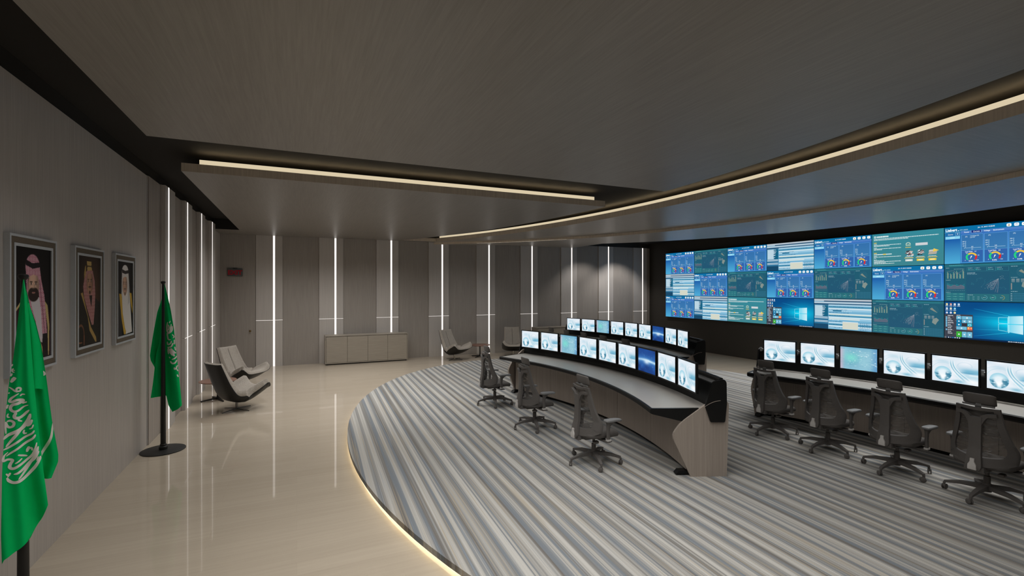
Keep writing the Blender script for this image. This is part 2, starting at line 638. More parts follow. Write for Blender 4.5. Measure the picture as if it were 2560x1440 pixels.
n = 160
MB().prism([ell(k, n) for k in range(n)], 0.048, ZPF).build('floor_platform', M['carpet'], kind='structure')
MB().prism([ell(k, n, .06) for k in range(n)], 0.0, 0.048).build('floor_plinth', M['black'], kind='structure')
ring = MB()
ring.loft([[(*ell(k, n, .045), .004), (*ell(k, n, .045), .047), (*ell(k, n, .055), .047), (*ell(k, n, .055), .004)] for k in list(range(n)) + [0]], closed=True, caps=False)
tag(ring.build('edge_light', M['edge_light']), 'warm glowing light band tucked under the raised oval carpet edge', 'light')

# ------------------------------------------------------------------ camera
cam = bpy.data.cameras.new('camera')
cam.sensor_width = 36
cam.lens = 1189.0 / 2560 * 36
cam.clip_start = 0.05
co = bpy.data.objects.new('camera', cam)
co.location = (0, 0, 2.2)
co.rotation_euler = (R(90), 0, -math.atan(538 / 1189.0))
COL.objects.link(co)
SC.camera = co
# ------------------------------------------------------------------ curved control desks (heights above the carpet)
M['worktop'] = plain('grey_worktop_laminate', (176, 172, 166), 0.42, 0, 0.45, 0.03)
M['screen_black'] = plain('monitor_plastic', (17, 17, 18), 0.4, 0, 0.4)
A_END = 22.3
DESKS = [((-1.758, 6.451), 'middle'), ((1.138, 9.501), 'far'), ((1.149, 3.195), 'right')]
ROT = R(-0.5)


def radial(mb, poly, ang, t0, t1):
    """(r,z) outline standing in the vertical plane at angle ang, thickened along the tangent"""
    a = R(ang)
    m = Matrix(((cos(a), 0, -sin(a), 0), (sin(a), 0, cos(a), 0), (0, 1, 0, 0), (0, 0, 0, 1)))
    return mb.prism(poly, t0, t1, m)


def rounded(poly, rad, seg=4):
    """round the corners of a polygon; rad may be a list per corner"""
    out = []
    n = len(poly)
    for i in range(n):
        p0, p, p1 = Vector(poly[i - 1]), Vector(poly[i]), Vector(poly[(i + 1) % n])
        r = rad[i] if isinstance(rad, (list, tuple)) else rad
        if r <= 0:
            out.append(tuple(p))
            continue
        a, b = p + (p0 - p).normalized() * min(r, (p0 - p).length * .45), p + (p1 - p).normalized() * min(r, (p1 - p).length * .45)
        for k in range(seg + 1):
            t = k / seg
            out.append(tuple(a * (1 - t) ** 2 + p * 2 * t * (1 - t) + b * t * t))
    return out


def make_desk():
    t = thing('control_desk', 'x', 'desk', (0, 0, ZPF), 0)
    MB().sweep([(5.835, .735), (6.52, .735), (6.52, .752), (5.835, .752)], -22.15, 22.15, 60).build('worktop', M['worktop'], t)
    nose = [(5.815, .754), (5.803, .745), (5.803, .705), (5.83, .692), (6.16, .61), (6.5, .60), (6.5, .73), (5.833, .73), (5.833, .754)]
    MB().sweep(nose, -22.2, 22.2, 60).build('edge_trim', M['black'], t)
    for s in (-1, 1):
        mb = MB()
        radial(mb, [(5.815, .754), (5.803, .745), (5.803, .705), (5.83, .692), (6.16, .61), (6.5, .60), (6.5, .754)], s * 22.25, -.02 if s > 0 else -.015, .015 if s > 0 else .02)
        mb.build('edge_cap', M['black'], t)
    seams = [-22.0, -12.96, -4.32, 4.32, 12.96, 22.0]
    for i in range(5):
        MB().sweep([(6.22, .06), (6.22, .64), (6.24, .64), (6.24, .06)], seams[i] + .025, seams[i + 1] - .025, 14).build('knee_panel', M['desk_wood'], t)
    MB().sweep([(6.30, .0), (6.30, .1), (6.56, .1), (6.56, 0)], -21.8, 21.8, 40).build('plinth', M['black'], t)
    for i in range(5):
        MB().sweep([(6.61, .04), (6.61, .78), (6.63, .78), (6.63, .04)], seams[i] + .025, seams[i + 1] - .025, 14).build('back_panel', M['desk_wood'], t)
    MB().sweep([(6.50, .73), (6.505, .80), (6.565, 1.0), (6.60, 1.0), (6.60, .73)], -22.2, 22.2, 60).build('upstand', M['black'], t)
    MB().sweep([(6.585, 1.045), (6.585, 1.075), (6.60, 1.088), (6.632, 1.088), (6.632, 1.045)], -22.2, 22.2, 60).build('rail', M['black_metal'], t)
    MB().sweep([(6.597, 1.0), (6.597, 1.045), (6.603, 1.045), (6.603, 1.0)], -22.2, 22.2, 60).build('track', M['silver'], t)
    pan = rounded([(6.252, .0), (6.657, .0), (6.683, .83), (6.60, .855), (6.51, .842), (6.406, .79), (6.287, .708), (6.15, .61), (6.037, .46)],
                  [0, 0, .05, .04, .04, .05, .06, .06, .07])
    cap = rounded([(6.492, 1.059), (6.617, 1.089), (6.645, 1.055), (6.649, .81), (6.628, .608), (6.469, .61), (6.406, .79)], [.02, .03, .02, .01, .02, .01, 0])
    for s in (-1, 1):
        mb = MB()
        radial(mb, pan, s * A_END, -.005 if s > 0 else -.030, .030 if s > 0 else .005)
        p = mb.build('end_panel', M['desk_wood'], t)
        mb = MB()
        radial(mb, cap, s * A_END, .031 if s > 0 else -.052, .052 if s > 0 else -.031)
        mb.build('end_cap', M['black'], t)
        mb = MB()
        ln = smooth_poly([(6.385, .776), (6.44, .812), (6.51, .842), (6.575, .853)], 4)  # thin strip standing in for the highlight along the panel edge
        radial(mb, ln + [(r_, z_ - .005) for r_, z_ in ln[::-1]], s * A_END, .0525 if s > 0 else -.055, .055 if s > 0 else -.0525)
        mb.build('edge_highlight', M['desk_wood'], t)
        mb = MB()
        radial(mb, [(6.50, .75), (6.56, 1.06), (6.645, 1.055), (6.645, .75)], s * A_END, -.005 if s > 0 else -.03, .031 if s > 0 else .005)
        mb.build('upstand_cap', M['black'], t)
        mb = MB()
        radial(mb, [(6.10, .012), (6.135, .052), (6.35, .052), (6.35, .012)], s * (A_END - .5), -.04, .04)
        radial(mb, [(6.13, .0), (6.13, .014), (6.17, .014), (6.17, .0)], s * (A_END - .5), -.02, .02)
        mb.build('foot', M['black'], t)
    return t


desk0 = make_desk()
DLAB = ['middle curved wooden control desk, with three chairs in front of it',
        'curved wooden control desk farthest back, behind the middle desk, beside the back wall',
        'right-hand curved wooden control desk cut off by the frame']
for i, (cc, nm) in enumerate(DESKS):
    if i == 0:
        desk0.location = (*cc, ZPF)
        desk0.rotation_euler = (0, 0, ROT)
        tag(desk0, DLAB[0], 'desk', 'curved control desks')
    else:
        dup(desk0, (*cc, ZPF), ROT, DLAB[i], 'curved control desks')


# ------------------------------------------------------------------ pictures made of coloured vertices
def grid_mesh(name, w, h, nx, ny, fn, mat, parent, z0=0.0):
    """display/print in the y-z plane facing -x: y runs from +w/2 (left) to -w/2, z from z0 to z0+h.
    fn(u,v) gets arrays (u right, v up, 0..1) -> srgb array (...,3) 0..255"""
    u, v = np.meshgrid(np.linspace(0, 1, nx), np.linspace(0, 1, ny))
    c = np.clip(fn(u, v), 0, 255) / 255.0
    c = np.where(c <= 0.04045, c / 12.92, ((c + 0.055) / 1.055) ** 2.4)
    verts = np.stack([np.zeros_like(u), w / 2 - u * w, z0 + v * h], -1).reshape(-1, 3)
    idx = np.arange(nx * ny).reshape(ny, nx)
    f = np.stack([idx[:-1, :-1], idx[1:, :-1], idx[1:, 1:], idx[:-1, 1:]], -1).reshape(-1, 4)
    me = bpy.data.meshes.new(name)
    me.from_pydata(verts.tolist(), [], f.tolist())
    at = me.color_attributes.new('Col', 'FLOAT_COLOR', 'POINT')
    at.data.foreach_set('color', np.concatenate([c.reshape(-1, 3), np.ones((nx * ny, 1))], 1).astype(np.float32).ravel())
    me.materials.append(mat)
    o = bpy.data.objects.new(name, me)
    COL.objects.link(o)
    if parent is not None:
        o.parent = parent
    return o


def mixc(a, b, t):
    t = np.clip(t, 0, 1)[..., None]
    return np.asarray(a, float) * (1 - t) + np.asarray(b, float) * t


def sstep(a, b, x):
    t = np.clip((x - a) / (b - a), 0, 1)
    return t * t * (3 - 2 * t)


def vnoise(u, v, fx, fy, seed):
    r = np.random.default_rng(seed)
    g = r.random((int(fy) + 3, int(fx) + 3))
    x, y = u * fx, v * fy
    i, j = np.floor(x).astype(int), np.floor(y).astype(int)
    a, b = x - i, y - j
    a, b = a * a * (3 - 2 * a), b * b * (3 - 2 * b)
    return (g[j, i] * (1 - a) + g[j, i + 1] * a) * (1 - b) + (g[j + 1, i] * (1 - a) + g[j + 1, i + 1] * a) * b


def pic_globe(u, v):
    c = mixc((238, 243, 249), (208, 226, 238), vnoise(u, v, 4, 5, 1) * 1.1 - .1)
    # blue haze band to the right of the middle
    band = np.exp(-((v - .50) / .10) ** 2) * sstep(.50, .8, u)
    c = mixc(c, (88, 168, 200), band * .75)
    band = np.exp(-((v - .44) / .03) ** 2) * sstep(.55, .75, u) * vnoise(u, v, 6, 3, 4)
    c = mixc(c, (60, 140, 180), band * .8)
    c = mixc(c, (255, 255, 255), np.exp(-((v - .36) / .02) ** 2) * sstep(.78, .84, u) * .9)
    c = mixc(c, (150, 205, 225), np.exp(-((v - .28) / .1) ** 2) * sstep(.4, .7, u) * .45)
    c = mixc(c, (120, 185, 210), np.exp(-((v - .08) / .06) ** 2) * np.exp(-((u - .58) / .12) ** 2) * .8)
    # globe
    x, y = (u - .245) * 1.44, (v - .33)
    r = np.hypot(x, y)
    rg = .285
    inside = sstep(rg, rg - .02, r)
    g = mixc((232, 244, 250), (160, 212, 230), sstep(.10, rg, r))
    land = sstep(.10, .17, r) * sstep(.05, -.12, y - .02) * sstep(.02, .10, np.abs(x))
    land = np.maximum(land, sstep(.05, .13, x) * np.exp(-((y + .05) / .09) ** 2) * 1.1)
    land = land * (0.15 + 1.25 * sstep(.25, .7, vnoise(u, v, 26, 22, 3)))
    land = np.clip(land, 0, 1)
    g = mixc(g, (62, 128, 158), land)
    g = mixc(g, (255, 255, 255), np.exp(-(((x + .0) / .12) ** 2 + ((y + .13) / .10) ** 2)) * .95)
    g = mixc(g, (92, 172, 196), sstep(.02, .0, np.abs(r - rg + .02)) * .35 * sstep(.05, -.1, y))
    c = c * (1 - inside[..., None]) + g * inside[..., None]
    # large pale ring above the globe and flowing lines to the right
    for cx, cy, rad, wd, k in ((.26, .36, .40, .010, .55), (.24, .34, .46, .006, .4), (.22, .30, .53, .012, .35)):
        rr = np.hypot((u - cx) * 1.44, v - cy)
        c = mixc(c, (168, 214, 230), np.exp(-((rr - rad) / wd) ** 2) * k * sstep(.2, .4, v))
    for k in range(5):
        xc = .42 + .025 * k + (.80 - v) * (.42 + .05 * k) * sstep(.95, .0, v) - .03
        w = np.exp(-((u - xc) / (.010 + .003 * (k % 2))) ** 2) * sstep(.06, .2, v) * sstep(.92, .7, v)
        c = mixc(c, (252, 254, 255) if k % 2 == 0 else (120, 184, 208), w * .85)
    rr = np.hypot((u - .72) * 1.44 * .6, (v - .70))
    c = mixc(c, (175, 208, 226), np.exp(-((rr - .13) / .008) ** 2) * .55 * sstep(.62, .7, v))
    c = mixc(c, (255, 255, 255), np.exp(-(((u - .88) / .14) ** 2 + ((v - .12) / .09) ** 2)) * .8)
    return c


def pic_teal(u, v):
    c = mixc((116, 172, 198), (152, 202, 218), vnoise(u, v, 3, 3, 21))
    c = mixc(c, (128, 222, 210), np.exp(-(((u - .3) / .2) ** 2 + ((v - .52) / .22) ** 2)) * .9)
    c = mixc(c, (196, 178, 196), sstep(.16, 0, u) * .8)
    c = mixc(c, (84, 142, 200), sstep(.78, 1, u) * .6)
    c = mixc(c, (98, 158, 188), sstep(.9, 1, v) * .6)
    st = vnoise(u, v, 22, 46, 5)
    c = mixc(c, (222, 242, 246), sstep(.74, .95, st) * .75 * sstep(.1, .3, u) * sstep(.06, .14, v) * sstep(.92, .84, v))
    st = vnoise(u, v, 10, 34, 8)
    c = mixc(c, (88, 158, 186), sstep(.75, .95, st) * .4)
    return c


def pic_blue(u, v):
    c = mixc((18, 44, 104), (30, 82, 160), vnoise(u, v, 4, 4, 31))
    d = v - (.50 + .03 * np.sin(u * 4))
    c = mixc(c, (70, 140, 210), np.exp(-(d / .20) ** 2) * .8)
    c = mixc(c, (206, 236, 250), np.exp(-(d / .055) ** 2) * (.55 + .5 * vnoise(u, v, 8, 2, 7)))
    c = mixc(c, (240, 250, 255), np.exp(-(((u - .5) / .16) ** 2 + ((v - .46) / .10) ** 2)) * .8)
    st = vnoise(u, v, 34, 30, 9)
    c = mixc(c, (176, 216, 240), sstep(.86, .97, st) * np.exp(-(d / .3) ** 2))
    return c


# ------------------------------------------------------------------ monitors
MW, MH = .46, .322
MZ = .911                                    # bottom of the picture above the carpet


def make_monitor(kind, pic):
    t = thing('monitor', 'x', 'monitor')
    grid_mesh('screen', MW, MH, 132, 92, pic, M['display'], t, MZ)
    hb = MB().rbox(.0015, .028, -MW / 2 - .016, MW / 2 + .016, MZ - .018, MZ + MH + .016, .006)
    hb.rbox(.02, .048, -MW / 2 + .05, MW / 2 - .05, MZ + .04, MZ + MH - .05, .012)
    # thin lip round the picture
    y, z0, z1 = MW / 2, MZ, MZ + MH
    for a in ((-y - .016, -y, z0 - .018, z1 + .016), (y, y + .016, z0 - .018, z1 + .016), (-y, y, z1, z1 + .016), (-y, y, z0 - .018, z0)):
        hb.box(-.004, .004, a[0], a[1], a[2], a[3])
    hb.build('housing', M['screen_black'], t, smooth=40)
    ar = MB().tube((.05, 0, MZ + .16), (.09, 0, MZ + .16), .018, n=14)
    ar.tube((.09, 0, MZ + .16), (.10, .315, MZ + .16), .013, n=14)
    ar.tube((.10, .315, MZ + .125), (.10, .315, MZ + .185), .017, n=14)
    ar.tube((.10, .315, MZ + .14), (.225, .315, MZ + .14), .013, n=12)
    ar.tube((.225, .315, MZ + .15), (.225, .315, MZ + .06), .012, n=12)
    ar.build('arm', M['silver'], t, smooth=40)
    return t


MON = {'globe': make_monitor('globe', pic_globe), 'teal': make_monitor('teal', pic_teal), 'blue': make_monitor('blue', pic_blue)}
used = set()
DN = {'middle': 'middle desk', 'far': 'farthest desk', 'right': 'right-hand desk'}
for (cc, nm), cnt in zip(DESKS, (9, 9, 6)):
    for i in range(cnt):
        kind = 'teal' if i == 2 else 'blue' if i == 6 else 'globe'
        a = 4.86 * (4 - i)
        aw = R(a) + ROT
        loc = (cc[0] + 6.35 * cos(aw), cc[1] + 6.35 * sin(aw), ZPF)
        if kind == 'globe':
            lab = 'black monitor showing a pale globe, %s from the left end of the %s' % (NTH[i], DN[nm])
        elif kind == 'teal':
            lab = 'black monitor showing a hazy turquoise picture on the %s' % DN[nm]
        else:
            lab = 'black monitor showing a dark blue glowing nebula on the %s' % DN[nm]
        grp = 'monitors on the %s' % DN[nm]
        if kind not in used:
            used.add(kind)
            o = MON[kind]
            o.location = loc
            o.rotation_euler = (0, 0, aw)
            tag(o, lab, 'monitor', grp)
        else:
            dup(MON[kind], loc, aw, lab, grp)
# ------------------------------------------------------------------ mesh task chairs (facing +x, standing on the carpet)
M['chair'] = plain('chair_grey_plastic', (98, 94, 91), 0.5, 0, 0.4)
M['seat_fab'] = plain('chair_seat_fabric', (96, 92, 89), 0.85, 0, 0.2)
M['pad'] = plain('armrest_pad', (128, 128, 128), 0.45, 0, 0.5)
M['conn'] = plain('light_grey_plastic', (206, 202, 198), 0.5, 0, 0.4)


def mat_net():
    m = bpy.data.materials.new('backrest_net')
    m.use_nodes = True
    nt = m.node_tree
    b = nt.nodes['Principled BSDF']
    b.inputs['Base Color'].default_value = lin((88, 85, 82)) + (1,)
    b.inputs['Roughness'].default_value = 0.2
    b.inputs['Specular IOR Level'].default_value = 0.8
    # rippled stretch of the net: denser and thinner bands
    tc = node(nt, 'ShaderNodeTexCoord')
    mp = node(nt, 'ShaderNodeMapping')
    mp.inputs['Scale'].default_value = (2, 5, 22)
    nt.links.new(tc.outputs['Object'], mp.inputs['Vector'])
    nz = node(nt, 'ShaderNodeTexNoise')
    nz.inputs['Scale'].default_value = 1.0
    nz.inputs['Detail'].default_value = 2
    nz.inputs['Distortion'].default_value = 1.2
    nt.links.new(mp.outputs['Vector'], nz.inputs['Vector'])
    mr = node(nt, 'ShaderNodeMapRange')
    mr.inputs['From Min'].default_value = .38
    mr.inputs['From Max'].default_value = .62
    mr.inputs['To Min'].default_value = .40
    mr.inputs['To Max'].default_value = .88
    nt.links.new(nz.outputs['Fac'], mr.inputs['Value'])
    bp = node(nt, 'ShaderNodeBump')
    bp.inputs['Strength'].default_value = .9
    bp.inputs['Distance'].default_value = .02
    nt.links.new(nz.outputs['Fac'], bp.inputs['Height'])
    nt.links.new(bp.outputs['Normal'], b.inputs['Normal'])
    tr = node(nt, 'ShaderNodeBsdfTransparent')
    mx = node(nt, 'ShaderNodeMixShader')
    nt.links.new(mr.outputs['Result'], mx.inputs['Fac'])
    nt.links.new(tr.outputs[0], mx.inputs[1])
    nt.links.new(b.outputs[0], mx.inputs[2])
    nt.links.new(mx.outputs[0], nt.nodes['Material Output'].inputs['Surface'])
    return m


M['net'] = mat_net()


def bx_(y, z):
    """x of the backrest surface"""
    zc = np.interp(z, [.30, .36, .45, .55, .70, .85, .95], [-.235, -.245, -.232, -.205, -.195, -.200, -.215])
    k = np.interp(z, [.30, .42, .55, .70, .95], [2.3, 2.6, 2.3, 1.7, 1.2])
    return float(zc + k * y * y)


def ribbon(mb, left, right, t0=-.012, t1=.012, sub=5):
    """left/right: (y,z) polylines; solid strip lying on the backrest surface"""
    loops = []
    L = []
    for i in range(len(left) - 1):
        for k in range(sub):
            t = k / sub
            L.append(((left[i][0] * (1 - t) + left[i + 1][0] * t, left[i][1] * (1 - t) + left[i + 1][1] * t),
                      (right[i][0] * (1 - t) + right[i + 1][0] * t, right[i][1] * (1 - t) + right[i + 1][1] * t)))
    L.append((left[-1], right[-1]))
    ms = 4
    for (a, b) in L:
        front, back = [], []
        for j in range(ms + 1):
            s = j / ms
            y, z = a[0] * (1 - s) + b[0] * s, a[1] * (1 - s) + b[1] * s
            x = bx_(y, z)
            front.append((x + t1, y, z))
            back.append((x + t0, y, z))
        loops.append(front + back[::-1])
    mb.loft(loops)


SIDE_O = smooth_poly([(.165, .94), (.172, .87), (.190, .76), (.220, .64), (.254, .53), (.258, .47), (.252, .42)])
SIDE_I = smooth_poly([(.124, .915), (.132, .86), (.144, .76), (.168, .65), (.194, .55), (.194, .51), (.180, .475)])


def make_chair():
    t = thing('office_chair', 'x', 'chair')
    # five-star base, hub and casters
    mb = MB()
    mb.lathe([(.018, .07), (.034, .072), (.036, .09), (.036, .135), (.030, .155), (.024, .16)], 24)
    for k in range(5):
        a = pi + 2 * pi * k / 5
        d = Vector((cos(a), sin(a), 0))
        p0, p1, p2 = d * .02 + Vector((0, 0, .118)), d * .20 + Vector((0, 0, .108)), d * .318 + Vector((0, 0, .082))
        mb.beam(p0, p1, .052, .046, .040, .032)
        mb.beam(p1, p2, .040, .032, .028, .020)
        mb.beam(d * .310 + Vector((0, 0, .088)), d * .318 + Vector((0, 0, .05)), .024, .020, .016, .016)
    mb.build('star_base', M['chair'], t, smooth=40)
    for k in range(5):
        a = pi + 2 * pi * k / 5
        m = Matrix.Translation((.322 * cos(a), .322 * sin(a), .0)) @ Matrix.Rotation(a + 1.1, 4, 'Z')
        cb = MB()
        for s in (-1, 1):
            mm = m @ Matrix.Translation((-.012, s * .006 - (.012 if s < 0 else -.0), .027)) @ Matrix.Rotation(R(-90), 4, 'X')
            cb.lathe([(.006, 0), (.022, 0), (.027, .003), (.027, .010), (.022, .012), (.006, .012)], 20, mm)
        cb.box(-.022, .006, -.014, .014, .030, .052, m)
        cb.lathe([(.007, .04), (.007, .075)], 10, m)
        cb.build('caster', M['chair'], t, smooth=40)
    mb = MB().lathe([(.027, .155), (.027, .225), (.022, .23), (.017, .231), (.017, .31)], 20)
    mb.build('gas_lift', M['chair'], t, smooth=40)
    # tilt mechanism with levers
    mb = MB().rbox(-.16, .13, -.065, .065, .298, .345, .015)
    mb.tube((.03, -.06, .315), (.05, -.20, .305), .008, n=10)
    mb.rbox(.02, .10, -.235, -.195, .296, .308, .005)
    mb.rbox(-.10, -.03, -.16, -.11, .272, .305, .012)
    mb.beam((-.14, 0, .325), (-.25, 0, .335), .10, .035, .075, .03)
    mb.build('mechanism', M['chair'], t, smooth=40)
    # seat pad: superellipse with a waterfall front
    loops = []
    nz = [(.345, .90), (.352, .97), (.375, 1.0), (.395, .985), (.408, .93), (.413, .80), (.412, .5), (.410, .05)]
    for z, s in nz:
        L = []
        for k in range(40):
            a = 2 * pi * k / 40
            ca, sa = cos(a), sin(a)
            e = .5
            x = .02 + .235 * s * abs(ca) ** e * (1 if ca >= 0 else -1)
            y = .235 * s * abs(sa) ** e * (1 if sa >= 0 else -1) * (1 - .10 * max(0, -ca))
            dz = -.030 * max(0, (x - .13) / .13) ** 2 + .05 * (y * y) * 4 * .3
            L.append((x, y, z + dz))
        loops.append(L)
    MB().loft(loops).build('seat', M['seat_fab'], t, smooth=50)
    # backrest frame
    mb = MB()
    for s in (1, -1):
        ribbon(mb, [(s * y, z) for y, z in SIDE_O], [(s * y, z) for y, z in SIDE_I], -.014, .014, 1)
    bl = smooth_poly([(-.252, .42), (-.20, .388), (-.10, .372), (0, .368), (.10, .372), (.20, .388), (.252, .42)])
    bu = smooth_poly([(-.180, .475), (-.15, .466), (-.08, .458), (0, .455), (.08, .458), (.15, .466), (.180, .475)])
    ribbon(mb, bl, bu, -.012, .012, 1)
    tl = smooth_poly([(-.165, .94), (-.08, .935), (0, .933), (.08, .935), (.165, .94)])
    tu = smooth_poly([(-.130, .912), (-.08, .908), (0, .906), (.08, .908), (.130, .912)])
    ribbon(mb, tl, tu, -.013, .013, 1)
    fr = mb.build('backrest_frame', M['chair'], t, smooth=50)
    # spine with its forked top
    mb = MB()
    l = [(-.052, .845), (-.050, .78), (-.046, .66), (-.050, .52), (-.058, .43), (-.060, .365), (-.044, .335)]
    ribbon(mb, smooth_poly(l), [(-y, z) for y, z in smooth_poly(l)], -.050, -.018, 1)
    for s in (1, -1):
        ribbon(mb, smooth_poly([(s * .012, .815), (s * .045, .862), (s * .085, .885), (s * .150, .893)]),
               smooth_poly([(s * .050, .775), (s * .075, .83), (s * .10, .855), (s * .152, .862)]), -.046, -.012, 1)
    mb.box(-.262, -.225, -.075, .075, .318, .365)
    mb.build('spine', M['chair'], t, smooth=50)
    mb = MB()
    ribbon(mb, [(-.016, .445), (-.016, .415), (-.031, .385), (-.033, .338)], [(.016, .445), (.016, .415), (.031, .385), (.033, .338)], -.064, -.048, 3)
    mb.build('lumbar_clip', M['conn'], t, smooth=50)
    # net
    mb = MB()
    ri = list(reversed(SIDE_I))
    loops = []
    for y, z in ri[::2]:
        w = y + .012
        loops.append([(bx_(w * (j / 6 - 1), z) + .004 + .006 * (1 - (j / 6 - 1) ** 2), w * (j / 6 - 1), z - .012 * (1 - (j / 6 - 1) ** 2) * (1 if z < .5 else 0)) for j in range(13)])
    mb.loft(loops, closed=False, caps=False)
    mb.build('backrest_net', M['net'], t, smooth=60)
    # headrest on its stem
    mb = MB()
    loops = []
    for j in range(15):
        s = j / 14 * 2 - 1
        y = .126 * s
        e = (1 - abs(s) ** 6) ** .5 if abs(s) < 1 else 0
        e = max(e, .25)
        xo = -.165 + .9 * y * y
        L = []
        for a in range(16):
            q = 2 * pi * a / 16
            cx, cz = cos(q), sin(q)
            px = .019 * e * abs(cx) ** .6 * (1 if cx > 0 else -1)
            pz = .058 * (.72 + .28 * e) * abs(cz) ** .6 * (1 if cz > 0 else -1)
            L.append((xo + px - .22 * pz, y, 1.006 + pz))
        loops.append(L)
    mb.loft(loops)
    hd = mb.build('headrest', M['chair'], t, smooth=60)
    mb = MB()
    mb.beam((-.185, 0, .90), (-.160, 0, .99), .05, .012, .036, .012)
    loops = []
    for j in range(13):
        s = j / 12 * 2 - 1
        y = .122 * s
        xo = -.190 + .9 * y * y
        loops.append([(xo, y, .942), (xo + .012, y, .942), (xo + .012, y, .958), (xo - .004, y, .960)])
    mb.loft(loops)
    st = mb.build('headrest_bracket', M['pad'], hd, smooth=40)
    # armrests
    for s in (1, -1):
        mb = MB()
        mb.beam((.0, s * .10, .325), (.015, s * .275, .322), .075, .020, .055, .020)
        loops = []
        for z, wx, wy, dx in ((.315, .024, .016, .015), (.36, .023, .015, .015), (.44, .021, .014, .010), (.50, .024, .015, .015), (.535, .040, .022, .030), (.556, .075, .030, .055)):
            loops.append([(dx + wx * abs(cos(q)) ** .7 * (1 if cos(q) > 0 else -1), s * .277 + wy * abs(sin(q)) ** .7 * (1 if sin(q) > 0 else -1), z) for q in [2 * pi * k / 16 for k in range(16)]])
        mb.loft(loops)
        arm = mb.build('armrest', M['chair'], t, smooth=50)
        mb = MB()
        loops = []
        for z, g in ((.556, .92), (.566, 1.0), (.578, .97), (.583, .86)):
            L = []
            for k in range(28):
                q = 2 * pi * k / 28
                ca, sa = cos(q), sin(q)
                x = .075 + .118 * g * abs(ca) ** .55 * (1 if ca > 0 else -1)
                w = .041 * (1 - .22 * (x - .075) / .118)
                L.append((x, s * .282 + w * g * abs(sa) ** .55 * (1 if sa > 0 else -1), z - .010 * max(0, (x - .12) / .08)))
            loops.append(L)
        mb.loft(loops)
        mb.build('arm_pad', M['pad'], arm, smooth=50)
        mb = MB()
        mb.box(-.011, .041, s * .277 - .018, s * .277 + .018, .332, .352)
        mb.build('arm_sleeve', M['conn'], arm)
    return t


chair0 = make_chair()
first = True
CH = []
for k, y in enumerate((7.969, 6.390, 4.822)):
    CH.append((3.264, y, ['grey mesh office chair farthest from the viewer at the middle desk',
                          'grey mesh office chair between two others at the middle desk',
                          'grey mesh office chair nearest the wooden end panel of the middle desk'][k], 'chairs at the middle desk'))
for k in range(5):
    CH.append((6.274, 4.712 - .781 * k, 'grey mesh office chair, %s from the left end of the right-hand desk' % NTH[k], 'chairs at the right-hand desk'))
for k in range(5):
    CH.append((6.27, 11.014 - .781 * k, 'grey mesh office chair, headrest showing, %s from the left behind the middle desk monitors' % NTH[k], 'chairs at the farthest desk'))
for i, (x, y, lab, grp) in enumerate(CH):
    if i == 0:
        chair0.location = (x, y, ZPF)
        tag(chair0, lab, 'chair', grp)
    else:
        dup(chair0, (x, y, ZPF), 0, lab, grp)
# ------------------------------------------------------------------ video wall: 7 x 3 displays
PW, PH = 1.412, 0.789
VTOP = 3.494


